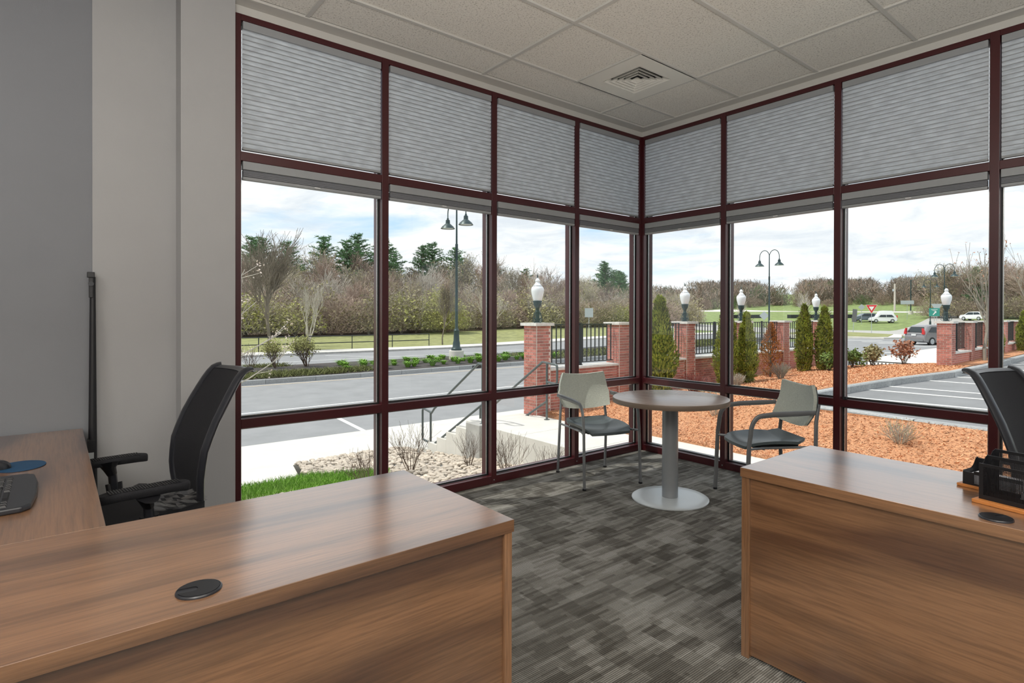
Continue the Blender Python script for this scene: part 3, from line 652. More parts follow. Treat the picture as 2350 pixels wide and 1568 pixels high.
# tall black post behind the desk
po = thing('tall_black_post', 'tall thin black post with a knobbed top clamp standing against the left wall', 'stand', (-.075, -4.358, 0))
MB().tube([(-.09, -4.350, 1.55), (-.062, -4.352, .75), (-.04, -4.354, .02)], [.012, .018, .024], 12, flat=(1, .9)).build('pole', M_BLACK, po, world=True, smooth=True)
MB().box(-.10, -4.374, 1.545, -.075, -4.342, 1.575).build('top_clamp', M_BLACK, po, world=True, bevel=.003)
MB().tube([(-.078, -4.358, 1.512), (-.058, -4.358, 1.512)], .012, 14).build('clamp_knob', M_BLACKG, po, world=True, smooth=True)
MB().box(-.085, -4.367, 1.44, -.068, -4.349, 1.545).build('clamp_arm', M_BLACK, po, world=True, bevel=.002)
MB().box(-.075, -4.375, .0, .01, -4.345, .70).build('foot_panel', M_BLACK, po, world=True)
MB().box(.012, -4.372, .60, .018, -4.350, .64).build('metal_bracket', M_SILVER, po, world=True)
# ---------------------------------------------------------------- organisers on the right desk
def mesh_panel(w, h_, dx_=.0042, frame=.008, th=.0012):
    v = MB(); n = int(w/dx_)
    for i in range(n+1): x = i*w/n; v.box(x-.00035, -th/2, 0, x+.00035, th/2, h_)
    mz = int(h_/dx_)
    for i in range(mz+1): z = i*h_/mz; v.box(0, -th/2, z-.00035, w, th/2, z+.00035)
    return v
og = thing('letter_sorter', 'black wire-mesh letter sorter on an orange wooden base, right desk', 'desk organiser', (3.24, -2.215, .7502), -.21)
MB().box(-.004, -.01, 0, .36, .128, .012).build('wooden_base', M_WOODL, og, bevel=.002)
for k, (yy, hh) in enumerate(((.012, .115), (.062, .135), (.112, .15))):
    v = MB().box(.008, yy-.002, .012, .020, yy+.002, .012+hh).box(.30, yy-.002, .012, .315, yy+.002, .012+hh).box(.02, yy-.002, .012+hh-.010, .30, yy+.002, .012+hh).box(.02, yy-.002, .012, .30, yy+.002, .026)
    v.build('frame', M_BLACK, og)
    mp_ = mesh_panel(.28, hh-.024); o = mp_.build('wire_mesh', M_BLACK, og); o.location = (.02, yy, .026); o['kind'] = 'stuff'
sd = MB().prism([(.012, 0), (.112, 0), (.112, .148), (.095, .145), (.08, .13), (.07, .128), (.062, .135), (.05, .13), (.035, .112), (.02, .112), (.012, .115)], .008, .0095, 0)
for p in range(len(sd.v)): sd.v[p] = (sd.v[p][0], sd.v[p][1], sd.v[p][2]+.012)
sd.build('side_panel', M_BLACK, og)
pp = MB().prism([(.09, .013), (.24, .013), (.24, .13), (.125, .185)], .079, .0815, 1).build('paper_stack', M_PAPER); pp.parent = None
pp.matrix_world = Matrix.Translation((3.24, -2.215, .7502)) @ Matrix.Rotation(-.21, 4, 'Z'); tag(pp, 'white papers with a peaked corner standing in the letter sorter', 'papers')
og2 = thing('note_tray', 'low black mesh note tray on an orange wooden base, left of the letter sorter', 'desk organiser', (3.150, -2.03, .7502), -.21)
MB().box(0, -.01, 0, .20, .12, .010).build('wooden_base', M_WOODL, og2, bevel=.002)
for yy, hh in ((.0, .05), (.10, .085)):
    MB().box(.016, yy-.002, .010, .05, yy+.002, .010+hh-.006).box(.05, yy-.002, .010+hh-.012, .19, yy+.002, .010+hh).box(.05, yy-.002, .010, .19, yy+.002, .016).build('frame', M_BLACK, og2)
    o = mesh_panel(.14, hh-.018).build('wire_mesh', M_BLACK, og2); o.location = (.05, yy, .016); o['kind'] = 'stuff'
MB().prism([(0, 0), (.10, 0), (.10, .083), (.085, .08), (.07, .06), (.055, .05), (.03, .048), (.0, .048)], .016, .0175, 0).build('side_panel', M_BLACK, og2).location = (0, 0, .010)
pp2 = MB().box(.025, .012, .0105, .17, .09, .045).build('note_paper', M_PAPER); pp2.matrix_world = Matrix.Translation((3.150, -2.03, .7502)) @ Matrix.Rotation(-.21, 4, 'Z')
tag(pp2, 'white note paper stacked in the low mesh note tray', 'papers')
# ================================================================ OUTDOORS
def zs(x, y): return -1.4+.4*sm((y-20)/25)
def H(x, y):
    r = math.hypot(x-3.7, y+4.5); z = zs(x, y)-.06
    z += 3.4*sm((r-105)/70)+8.*sm((r-182)/90)
    z += .55*sm((-x-42)/18)*(1-sm((y-70)/40))+2.2*sm((-x-62)/35)*(1-sm((y-90)/40))
    return z
def zp(y): return -.18+.018*max(0, y-6)
def strip(name, mat, ys_, fx, fz, nx=1, th=.12, parent=None, kind='structure'):
    """draped slab: for each y the x range fx(y); surface z fz(x,y)"""
    v = MB(); rows = []
    for y in ys_:
        a, b = fx(y); rows.append([(a+(b-a)*i/nx, y, fz(a+(b-a)*i/nx, y)) for i in range(nx+1)])
    w = nx+1; v.v = [p for r in rows for p in r]; n0 = len(v.v); v.v += [(p[0], p[1], p[2]-th) for p in v.v]
    R = len(rows)
    for j in range(R-1):
        for i in range(nx): a = j*w+i; v.f.append((a, a+1, a+w+1, a+w)); v.f.append((n0+a, n0+a+w, n0+a+w+1, n0+a+1))
    for j in range(R-1):
        a = j*w; v.f.append((a, a+w, n0+a+w, n0+a)); a = j*w+nx; v.f.append((a, n0+a, n0+a+w, a+w))
    for i in range(nx): v.f.append((i, n0+i, n0+i+1, i+1)); a = (R-1)*w+i; v.f.append((a, a+1, n0+a+1, n0+a))
    o = v.build(name, mat, parent, world=parent is not None)
    if kind: o['kind'] = kind
    return o
def rng_(a, b, s): n = max(1, int(round((b-a)/s))); return [a+(b-a)*i/n for i in range(n+1)]
# ground
v = MB(); gx = [-420, -300, -220, -170, -140]+[-120+4*i for i in range(28)]+[-8, -3, 5, 15, 30, 60, 100, 160]
gy = [-60, -30, -15]+[-8+4*i for i in range(45)]+[180, 200, 230, 270, 320, 400, 520]
v.v = [(x, y, H(x, y)-(.9 if x > -9 and y < 14 else (.35 if x > -40 and y < 67 else 0))) for y in gy for x in gx]; w = len(gx)
for j in range(len(gy)-1):
    for i in range(w-1): a = j*w+i; v.f.append((a, a+1, a+w+1, a+w))
te = v.build('terrain', M_GRASS, smooth=True); te['kind'] = 'structure'
# woodland floor of leaf litter (thick sheet following the slope)
strip('woodland_floor', M_LITTER, rng_(-20, 78, 5), lambda y: (-130, -55-2*math.sin(y*.13)), lambda x, y: H(x, y)+.05, 14, .1)
strip('rough_verge', M_GRASSD, rng_(-20, 60, 4), lambda y: (-56, -40.3), lambda x, y: H(x, y)+.07, 4, .2)
# near street
strip('sidewalk', M_CONC, rng_(-14, 28, 2), lambda y: (-9.35, -7.15 if y < .5 else -4.72), lambda x, y: zs(x, y), 2, .3)
strip('road', M_ASPH, rng_(-20, 66, 3), lambda y: (-21.3-.4*sm((y-8)/8), -9.35), lambda x, y: zs(x, y)-.07, 3, .2)
strip('far_road', M_ASPH, rng_(-20, 66, 3), lambda y: (-37.2, -27.6-1.3*sm(y/20)), lambda x, y: zs(x, y)-.07, 2, .2)
strip('far_sidewalk', M_CONC, rng_(-20, 66, 3), lambda y: (-40.2, -37.35), lambda x, y: zs(x, y)+.06, 2, .2)
def curb(name, label, pts, w, h, below=.25, mat=M_GRANITE, group=None, piece=2.4):
    """granite curb made of separate stones along a polyline of (x,y,ztop)"""
    t = thing(name, label, 'curb', pts[0], group=group)
    for i in range(len(pts)-1):
        a, b = Vector(pts[i]), Vector(pts[i+1]); d = b-a; n = max(1, int(round(d.length/piece))); ang = math.atan2(d.y, d.x)
        for k in range(n):
            p, q = a+d*(k/n), a+d*((k+1)/n); l = (q-p).length-.012; mid = (p+q)/2
            Mx = Matrix.Translation(mid) @ Matrix.Rotation(ang, 4, 'Z') @ Matrix.Rotation(-math.atan2(d.z, math.hypot(d.x, d.y)), 4, 'Y')
            v = MB().prism([(-w/2, -below), (w/2, -below), (w/2, -.02), (w/2-.02, 0), (-w/2+.02, 0), (-w/2, -.02)], -l/2, l/2, 0, Mx)
            v.build('curbstone', mat, t, world=True)
    return t
_ci = cam.matrix_world.inverted()
BAYS = [(560, 872, 'first left-wall bay from the grey wall'), (872, 1127, 'second left-wall bay from the grey wall'), (1127, 1322, 'third left-wall bay from the grey wall'), (1322, 1472, 'left-wall bay at the glass corner'),
        (1472, 1658, 'right-wall bay at the glass corner'), (1658, 1918, 'second right-wall bay from the corner'), (1918, 2285, 'third right-wall bay from the corner'), (2285, 2350, 'right-wall bay at the photo edge')]
def seen(x, y):
    p = _ci @ Vector((x, y, 1.3)); px = 1237.77-1319.7*p.x/p.z
    for a, b, n_ in BAYS:
        if a <= px < b: return ', in the '+n_
    return ''
def zz(x, y, o): return (x, y, zs(x, y)+o)
curb('median_curb', 'granite curb edging the planted median on its near side', [zz(-21.2, y, .12) for y in (-14, -6, 0, 4)]+[zz(-21.25, 8, .12), zz(-21.6, 13, .12), zz(-21.7, 20, .12), zz(-21.7, 30, .12), zz(-21.7, 44, .12)], .16, .16, piece=2.)
curb('median_back_curb', 'low curb on the far side of the planted median', [zz(-27.6, -14, .08), zz(-27.7, 2, .08), zz(-28.4, 10, .08), zz(-28.85, 20, .08), zz(-28.85, 44, .08)], .16, .16, piece=4)
curb('far_curb', 'dark shadowed curb of the sidewalk across the far road', [zz(-37.3, -18, .07), zz(-37.3, 20, .07), zz(-37.3, 64, .07)], .16, .2, mat=M_CONCG, piece=6)
strip('median_bed', M_DMULCH, rng_(-14, 44, 2), lambda y: (-27.6-1.2*sm(y/20), -21.25-.4*sm((y-8)/8)), lambda x, y: zs(x, y)+.08+.12*math.sin(PI*(x+28)/6.8), 6, .3)
# painted lines
def line(name, label, x0, y0, x1, y1, w, off=-.07, mat=M_PAINT, zf=zs, group=None):
    d = Vector((x1-x0, y1-y0, 0)); n = max(1, int(d.length/3)); s = d.normalized().cross(Vector((0, 0, 1)))*w/2; v = MB()
    for i in range(n):
        a = Vector((x0, y0, 0))+d*i/n; b = Vector((x0, y0, 0))+d*(i+1)/n; P = []
        for p in (a-s, a+s, b+s, b-s): P.append((p.x, p.y, zf(p.x, p.y)+off+.008))
        Q = [(p[0], p[1], p[2]-.006) for p in P]
        v.quad(*P[::-1]); v.quad(*Q)
        for k in range(4): v.quad(P[k], P[(k+1) % 4], Q[(k+1) % 4], Q[k])
    return tag(v.build(name, mat), label, 'road marking', group)
line('parking_lane_line', 'white line along the parking lane of the near street', -13.9, -10, -14.6, 30, .12)
line('yellow_edge_line', 'faded yellow line beside the median curb', -20.6, -10, -20.75, 40, .12, mat=M_PAINTY)
line('stall_line', 'white stall line across the near parking lane', -12.2, 1.42, -9.45, 1.2, .12)
line('lane_line', 'white line along the far road, left of the lamp post', -31.6, -5, -32.2, 24, .14)
line('far_stall_line', 'short slanted white line on the far road', -35.6, 9.6, -32.4, 12.4, .14)
# --- steps and landing
fs = thing('entrance_steps', 'pale concrete steps going down from the landing to the sidewalk', 'steps', (-5.2, 1.6, -1.4))
for k in range(6):
    z1 = -.5-.15*k; MB().box(-4.42-.34*k-.34, .98+.02, -1.6, -4.42-.34*k, 2.22, z1-.0).build('step', M_CONC, fs, world=True, bevel=.006)
MB().box(-4.62, .90, -1.6, -4.20, 1.16, -.495).build('end_block', M_CONCG, fs, world=True, bevel=.01)
wk = thing('walkway', 'pale concrete landing and walkway along the right glass wall', 'walkway', (-1.5, 1.7, -.5))
xe_ = [-4.42, -3.2, -1.9, -.5, .9, 2.3, 3.7, 5.1, 6.8]
for a, b in zip(xe_, xe_[1:]): MB().box(a+.004, .96, -1.3, b-.004, 2.30 if a < -3 else 2.52, -.5).build('slab', M_CONC, wk, world=True, bevel=.006)
# --- handrails
def handrail(label, y, xt, zb=-1.4):
    t = thing('stair_handrail', label, 'handrail', (xt, y, -.5), group='painted steel stair handrails')
    xb = xt-1.76; r = .021; zt = .50
    MB().tube([(xt, y, -.5), (xt, y, zt)], r, 12).build('post', M_RAILG, t, world=True, smooth=True)
    MB().tube([(xb, y, zb), (xb, y, zb+.86)], r, 12).build('post', M_RAILG, t, world=True, smooth=True)
    def arc(c, a0, a1, rr=.05, n=5): return [(c[0]+rr*math.cos(a0+(a1-a0)*i/n), y, c[1]+rr*math.sin(a0+(a1-a0)*i/n)) for i in range(n+1)]
    top = [(xt+.0, y, .17)]+[(xt+.20, y, .155)]+arc((xt+.22, .205), -PI/2, 0)+arc((xt+.22, .44), 0, PI*.45)+[(xt-.12, y, zt+.015), (xb+.14, y, zb+.955), (xb+.04, y, zb+.86), (xb-.24, y, zb+.90)]
    top += arc((xb-.27, zb+.85), PI/2, PI)+arc((xb-.27, zb+.34), PI, PI*1.45)+[(xb, y, zb+.27)]
    MB().tube(top, r, 12).build('top_pipe', M_RAILG, t, world=True, smooth=True)
    MB().tube([(xt, y, -.17), (xb, y, zb+.20)], r*.95, 12).build('lower_pipe', M_RAILG, t, world=True, smooth=True)
    for x, z in ((xt, -.5), (xb, zb)): MB().lathe([(.05, 0), (.05, .008), (.03, .012)], x, y, 16, z).build('foot_flange', M_RAILG, t, world=True)
handrail('grey handrail on the near side of the steps', 1.05, -4.33)
handrail('grey handrail on the far side of the steps, in front of the brick pier', 2.14, -3.92)
# --- stone bed, grass strip, path between sidewalk and building
def G(x, y): return -1.36+(x+7.1)*.098-.0
pa = MB()
P = [(-7.15, -1.2), (-5.5, -1.5), (-5.4, -7.5), (-7.15, -7.5)]
pa.prism(P, -1.6, -1.37); pth = pa.build('side_path', M_CONC); pth['kind'] = 'structure'
strip('planting_soil', M_CONCG, rng_(-7.5, 1.0, .5), lambda y: (-7.15 if y > -1.25 else -5.5, -.3), lambda x, y: G(x, y)-.03, 6, .2)
def inside(p, poly):
    x, y = p; c = False; j = len(poly)-1
    for i in range(len(poly)):
        xi, yi = poly[i]; xj, yj = poly[j]
        if (yi > y) != (yj > y) and x < (xj-xi)*(y-yi)/(yj-yi)+xi: c = not c
        j = i
    return c
GR = [(-5.5, -1.45), (-4.75, -.45), (-4.15, -.75), (-4.45, -2.2), (-4.35, -7.5), (-5.4, -7.5)]
ST_ = [(-7.15, -1.15), (-7.15, .85), (-6.3, .95), (-.35, .95), (-.35, -4.2), (-4.3, -4.2), (-4.45, -2.2), (-4.15, -.75), (-4.75, -.45), (-5.5, -1.45)]
sb = thing('river_stone_bed', 'bed of rounded tan river stones between sidewalk and left windows', 'stone bed', (-3.5, -1, -1.1))
rng = random.Random(7)
def stone_mesh(seed):
    import bmesh
    r = random.Random(seed); bm = bmesh.new(); bmesh.ops.create_icosphere(bm, subdivisions=1, radius=1)
    for q in bm.verts:
        q.co *= r.uniform(.85, 1.1)
        q.co.x *= 1.15; q.co.z *= .62
    me = bpy.data.meshes.new('stone'); bm.to_mesh(me); bm.free(); me.materials.append(M_RIVER); return me
SM = [stone_mesh(k) for k in range(5)]
SV = [np.array([v_.co[:] for v_ in me.vertices]) for me in SM]; SF = [[tuple(p.vertices) for p in me.polygons] for me in SM]
pts = []
while len(pts) < 5200:
    x, y = rng.uniform(-7.15, -.35), rng.uniform(-4.2, .95)
    if inside((x, y), ST_): pts.append((x, y))
pts.sort(key=lambda p: (p[0]-3.7)**2+(p[1]+4.5)**2 if p[0] < -1.0 and p[1] > -2.9 else 1e9)
bulk = MB()
for i, (x, y) in enumerate(pts):
    s = rng.uniform(.028, .062); k = rng.randrange(5); a = rng.uniform(0, PI*2); z = G(x, y)+rng.uniform(-.01, .02)
    if i < 300:
        o = bpy.data.objects.new('stone', SM[k]); COL.objects.link(o); o.parent = sb; o.location = (x+3.5, y+1, z+1.1+.012); o.scale = (s, s*rng.uniform(.7, 1), s); o.rotation_euler = (rng.uniform(-.3, .3), rng.uniform(-.3, .3), a)
    else:
        n0 = len(bulk.v); c, s_ = math.cos(a)*s, math.sin(a)*s; V_ = SV[k]
        bulk.v += [(x+p[0]*c-p[1]*s_*.8, y+p[0]*s_+p[1]*c*.8, z+p[2]*s) for p in V_]; bulk.f += [(n0+f[0], n0+f[1], n0+f[2]) for f in SF[k]]
o = bulk.build('small_stones', M_RIVER, sb, world=True, smooth=False); o['kind'] = 'stuff'
def blades(name, label, cat, poly, n, zf, hh, mat, seed=1, w=.006, lean=.4, bend=True):
    r = random.Random(seed); v = MB(); xs_ = [p[0] for p in poly]; ys_ = [p[1] for p in poly]; k = 0
    while k < n:
        x, y = r.uniform(min(xs_), max(xs_)), r.uniform(min(ys_), max(ys_))
        if not inside((x, y), poly): continue
        k += 1; a = r.uniform(0, 2*PI); h_ = hh*r.uniform(.5, 1.2); z = zf(x, y)-.01; dx_, dy_ = math.cos(a)*w, math.sin(a)*w
        lx, ly = r.gauss(0, lean)*h_, r.gauss(0, lean)*h_
        v.quad((x-dx_, y-dy_, z), (x+dx_, y+dy_, z), (x+lx+dx_*.3, y+ly+dy_*.3, z+h_), (x+lx-dx_*.3, y+ly-dy_*.3, z+h_))
    return tag(v.build(name, mat), label, cat, kind='stuff')
gb = MB().prism(GR, -1.5, -1.14); o = gb.build('grass_strip_soil', M_GRASS); o['kind'] = 'structure'
for q in o.data.vertices:
    if q.co.z > -1.2: q.co.z = G(q.co.x, q.co.y)+.015
blades('lawn_strip', 'bright green grass strip between the path and the stones', 'grass', GR, 16000, lambda x, y: G(x, y)+.015, .085, M_BLADE)
# --- mulch bed
CP = [(6.8, 4.22), (1.1, 4.37), (.2, 4.50), (-.6, 4.48), (-1.0, 4.62), (-1.12, 4.95), (-1.05, 5.7), (-.97, 7.35), (-.74, 9.4), (-.32, 11.5), (-.17, 14.1), (-.1, 18), (0, 26)]
def xe(y):
    if y <= 4.29: return 6.8
    if y < 4.6: return -.3-.7*(y-4.29)/.31
    for (x0, y0), (x1, y1) in zip(CP[4:], CP[5:]):
        if y0 <= y <= y1: return x0+(x1-x0)*(y-y0)/(y1-y0)-.07
    return -.1
def ZM(x, y):
    t = sm((y-2.5)/2.1); we = -.47+.27*min(1, (y-2.4)/9.6); ea = -.47+.42*t+.018*max(0, y-6)*1.2
    u = min(1, max(0, (x+4.2)/3.0)); return we+(ea-we)*u+.018*math.sin(x*2.3+y)*math.sin(y*1.7)
ysm = rng_(2.5, 4.28, .16)+rng_(4.3, 4.6, .1)+rng_(4.7, 13.2, .35)
mu = strip('mulch_bed', M_MULCH, ysm, lambda y: (-4.36, xe(y)), ZM, 24, .8, kind=None)
tag(mu, 'bed of reddish bark mulch between the walkway, brick wall and parking lot', 'mulch', kind='stuff')
strip('mulch_strip', M_MULCH, rng_(12.9, 26, 1), lambda y: (-.66, xe(y)), lambda x, y: zp(y)+.16, 2, .3, kind=None)
tag(bpy.data.objects['mulch_strip'], 'narrow strip of reddish mulch between the right brick wall and the curb', 'mulch', kind='stuff')
r = random.Random(11); v = MB(); k = 0
while k < 90000:
    y = 2.5+10.5*r.random()**1.5; x = r.uniform(-4.28, min(5., xe(y)-.06))
    d = math.hypot(x-3.7, y+4.5)
    k += 1; s = r.uniform(.003, .008)*(1+d/22); l = s*r.uniform(.9, 2.4); a = r.uniform(0, 2*PI); z = ZM(x, y)+r.uniform(.0, .014); c, sn = math.cos(a), math.sin(a); tz = r.gauss(0, .45)*l
    e = (c*l, sn*l, tz); f_ = (-sn*s*.5, c*s*.5, r.gauss(0, .3)*s); P = (x, y, z)
    A = [(P[0]+i*e[0]+j*f_[0], P[1]+i*e[1]+j*f_[1], P[2]+i*e[2]+j*f_[2]) for i, j in ((-1, -1), (1, -1), (1, 1), (-1, 1))]
    v.quad(*A)
tag(v.build('bark_chips', M_CHIP), 'loose pale bark chips scattered over the red mulch bed', 'mulch', kind='stuff')
# --- parking lot
strip('parking_lot', M_ASPHP, [4.37, 4.7, 5.2]+rng_(6, 60, 2), lambda y: (-1.2 if y < 9 else (-.85 if y < 11 else -.4), 30) if y > 4.5 else (-.5, 30), lambda x, y: zp(y), 4, .2)
curb('parking_curb', 'thick granite curb curving around the end of the parking lot', [(x, y, zp(y)+.14) for x, y in CP], .15, .14, piece=1.8)
for i, (a, b) in enumerate((((-.726, 6.77), (6, 7.5)), ((-1.0, 8.03), (6, 8.5)), ((-.85, 8.85), (6, 9.2)), ((-.6, 10.45), (6, 10.6)), ((-.3, 11.6), (6, 12.0)), ((-.25, 13.1), (6, 13.4)), ((-.2, 14.2), (6, 14.5)), ((-.15, 16.), (6, 16.2)), ((-.1, 18.5), (6, 18.7)))):
    line('parking_line', 'white parking stall line on the grey lot', a[0], a[1], b[0], b[1], .10, 0, M_PAINT, lambda x, y: zp(y), 'parking stall lines')
# --- brick piers and low walls
BR = None
def brick_unit():
    v = MB().box(-.5, -.5, -.5, .5, .5, .5); me = bpy.data.meshes.new('brick'); me.from_pydata(v.v, [], v.f); me.materials.append(M_BRICK); return me
BM = brick_unit()
def put_brick(parent, c, sx, sy, sz):
    o = bpy.data.objects.new('brick', BM); COL.objects.link(o); o.parent = parent; pl = parent.location; o.location = (c[0]-pl.x, c[1]-pl.y, c[2]-pl.z); o.scale = (sx, sy, sz)
BC, BJ = .055, .012
def courses(parent, faces, z0, z1, single):
    """faces: list of (ax, fixed, a, b, nrm) ; individual bricks when single"""
    blk = MB()
    for (ax, fix, a, b, sg, ind) in faces:
        n = int((z1-z0)/BC)
        for k in range(n):
            zc = z1-BC*(k+.5); p = a+(0 if k % 2 else -.0725)
            while p < b-.01:
                q0, q1 = max(a, p), min(b, p+.145); p += .145
                l = q1-q0-BJ
                if l < .02: continue
                m_ = (q0+q1)/2; d = .022
                c = (m_, fix-sg*d/2+sg*.0035, zc) if ax == 0 else (fix-sg*d/2+sg*.0035, m_, zc)
                s = (l, d, BC-BJ) if ax == 0 else (d, l, BC-BJ)
                if ind and single: put_brick(parent, c, *s)
                else: blk.box(c[0]-s[0]/2, c[1]-s[1]/2, c[2]-s[2]/2, c[0]+s[0]/2, c[1]+s[1]/2, c[2]+s[2]/2)
    if blk.v: o = blk.build('brickwork', M_BRICK, parent, world=True); o['kind'] = 'stuff'
def pier(label, x, y, w, zb, zt, single, group):
    t = thing('brick_pier', label, 'brick pier', (x-w/2, y+w/2, zb), group=group)
    e = .004
    MB().box(x-w+e, y+e, zb, x-e, y+w-e, zt-.055).build('core', M_MORTAR, t, world=True)
    courses(t, [(0, y, x-w, x, -1, True), (1, x, y+.02, y+w-.02, 1, True), (0, y+w, x-w, x, 1, False), (1, x-w, y+.02, y+w-.02, -1, False)], zb, zt-.055, single)
    c = w*.13; rr = random.Random(int(y*10)); v = MB()
    n = 10; pr = []
    for s_ in range(4):
        for k in range(n):
            u = -1+2*k/n; j = rr.uniform(-.006, .006); h_ = w/2+c+j
            pr.append({0: (u*(w/2+c), -h_), 1: (h_, u*(w/2+c)), 2: (-u*(w/2+c), h_), 3: (-h_, -u*(w/2+c))}[s_])
    v.prism([(x-w/2+p[0], y+w/2+p[1]) for p in pr], zt-.055, zt)
    v.build('capstone', M_STONE, t, world=True)
    return t
WX = -4.35; PY = [2.25, 4.5, 6.85, 9.35, 11.5, 13.75]
wl_ = ['brick pier at the head of the steps, globe lamp on top', 'brick pier right of the lamp-topped one, no lamp, seen through the left window', 'brick pier with globe lamp beside the first tall arborvitae',
       'brick pier with globe lamp, mostly hidden by arborvitae', 'brick pier without lamp right of the scorched orange shrub', 'brick pier with globe lamp behind the pair of arborvitae']
for i, y in enumerate(PY): pier(wl_[i], WX, y, .36, (-.52, -.5, -.45, -.4, -.38, -.35)[i]-.05, 1.205, i < 3, 'brick piers of the left wall')
EX = -.62; EY = [12.75, 14.55, 16.4, 18.3, 20.3, 22.4, 24.6]
el = ['brick pier with globe lamp at the near end of the right-hand wall']+['plain brick pier of the right-hand wall, %s behind the lamp-topped one' % s for s in ('first', 'second', 'third', 'fourth', 'fifth', 'sixth')]
for i, y in enumerate(EY): pier(el[i], EX, y, .33, zp(y)-.1, 1.215, i < 1, 'brick piers of the right wall')
def bay(label, flabel, x, y0, y1, zb, zc, w, single, fence=True, singlep=True, g='left'):
    t = thing('low_brick_wall', label, 'brick wall', (x-w/2, (y0+y1)/2, zb), group='low brick walls of the %s row' % g)
    e = .004; xf = x-.05; MB().box(xf-w+.1+e, y0, zb, xf-e, y1, zc-.05).build('core', M_MORTAR, t, world=True)
    courses(t, [(1, xf, y0+.002, y1-.002, 1, True), (1, xf-w+.1, y0+.002, y1-.002, -1, False)], zb, zc-.05, single)
    MB().box(xf-w+.1-.05, y0+.002, zc-.05, xf+.05, y1-.002, zc).build('coping_stone', M_STONE, t, world=True, bevel=.008)
    if not fence: return
    f = thing('iron_fence_panel', flabel, 'fence', (x-w/2, (y0+y1)/2, zc), group='black iron fence panels of the %s row' % g)
    xm = x-w/2; r_ = .009; zt, zl = 1.165, zc+.06
    for z in (zt, zl): MB().box(xm-.012, y0+.001, z-.010, xm+.012, y1-.001, z+.010).build('rail', M_IRON, f, world=True)
    MB().box(xm-.022, (y0+y1)/2-.022, zc, xm+.022, (y0+y1)/2+.022, zt+.03).build('center_post', M_IRON, f, world=True)
    MB().lathe([(.05, 0), (.05, .01), (.03, .014)], xm, (y0+y1)/2, 12, zc).build('post_foot', M_IRON, f, world=True)
    n = max(3, int((y1-y0)/.115)); p0 = None
    for k in range(n):
        yy = y0+(k+.5)*(y1-y0)/n
        if abs(yy-(y0+y1)/2) < .03: continue
        if p0 is None:
            p0 = MB().box(-r_, -r_, -(zt-zl)/2, r_, r_, (zt-zl)/2).build('picket', M_IRON, f); o = p0
        else: o = dup1(p0, f)
        o.location = (xm-f.location.x, yy-f.location.y, (zt+zl)/2-zc)
bl = ['between the steps pier and the next pier', 'between the second and third piers, behind the first arborvitae', 'between the third and fourth piers', 'behind the scorched orange shrub', 'right of the lampless pier, left of the arborvitae pair']
for i in range(5): bay('low brick wall with pale coping '+bl[i], 'black iron fence panel '+bl[i], WX, PY[i]+.36, PY[i+1], (-.6, -.5, -.45, -.42, -.4)[i], .35, .36, i < 3)
for i in range(6): bay('low brick wall of the right row, bay %s from its near end' % ('one', 'two', 'three', 'four', 'five', 'six')[i], 'black iron fence panel of the right row, bay %s from its near end' % ('one', 'two', 'three', 'four', 'five', 'six')[i], EX, EY[i]+.33, EY[i+1], zp(EY[i])-.1, .42+.02*i, .33, False, g='right')
# --- globe lamps on the piers
def pier_lamp():
    t = thing('globe_lamp', '', 'lamp', (0, 0, 0), group='white globe lamps on the brick piers')
    MB().lathe([(.075, 0), (.075, .012), (.048, .022), (.042, .05), (.040, .19), (.048, .20), (.048, .215), (.036, .225), (.034, .26), (.05, .30), (.072, .33), (.078, .36), (.078, .385), (.086, .39), (.086, .41), (.074, .415)], n=20).build('pedestal', M_LAMPG, t, smooth=True)
    MB().lathe([(.072, .412), (.088, .45), (.108, .52), (.121, .59), (.120, .63), (.108, .665), (.082, .69), (.080, .695)], n=28).build('globe', M_GLOBE, t, smooth=True)
    MB().lathe([(.083, .688), (.086, .696), (.062, .715), (.045, .745), (.036, .76), (.045, .775), (.047, .79), (.036, .81), (.022, .835), (.012, .84)], n=24).build('globe_crown', M_GLOBE, t, smooth=True)
    MB().lathe([(.085, .683), (.088, .688), (.085, .694)], n=24).build('band', M_LAMPG, t, smooth=True)
    MB().lathe([(.010, .835), (.016, .845), (.008, .855), (.015, .87), (.010, .89), (.002, .925)], n=12).build('finial', M_LAMPG, t, smooth=True)
    for k in range(4):
        a = k*PI/2; c, s = math.cos(a), math.sin(a); pts = []
        for i in range(22):
            th = i/21*2.6*PI; rr = .015+.030*(1-i/21); pts.append((.085+rr*math.cos(th+PI*.9), .052+rr*math.sin(th+PI*.9)))
        pts = pts[::-1]+[(.115, .10), (.085, .14), (.055, .16)]
        MB().tube([(p[0]*c, p[0]*s, p[1]) for p in pts], .0055, 6).build('scroll', M_LAMPG, t, smooth=True)
        pts = []
        for i in range(14):
            th = i/13*2.2*PI; rr = .010+.016*(1-i/13); pts.append((.075+rr*math.cos(th+PI), .175+rr*math.sin(th+PI)))
        MB().tube([(p[0]*c, p[0]*s, p[1]) for p in pts], .005, 6).build('scroll', M_LAMPG, t, smooth=True)
    return t
pl0 = pier_lamp(); spots = [(WX-.18, PY[0]+.18), (WX-.18, PY[2]+.18), (WX-.18, PY[3]+.18), (WX-.18, PY[5]+.18), (EX-.165, EY[0]+.165)]
ln = ['white globe lamp on the pier at the head of the steps', 'white globe lamp on the pier beside the first arborvitae', 'white globe lamp just right of the first mullion of the right wall', 'white globe lamp above the pair of arborvitae', 'white globe lamp on the near pier of the right-hand wall']
for i, (x, y) in enumerate(spots):
    o = pl0 if i == 0 else copy_tree(pl0)
    o.location = (x, y, 1.205 if i < 4 else 1.215); o['label'] = ln[i]; o.rotation_euler = (0, 0, .0)
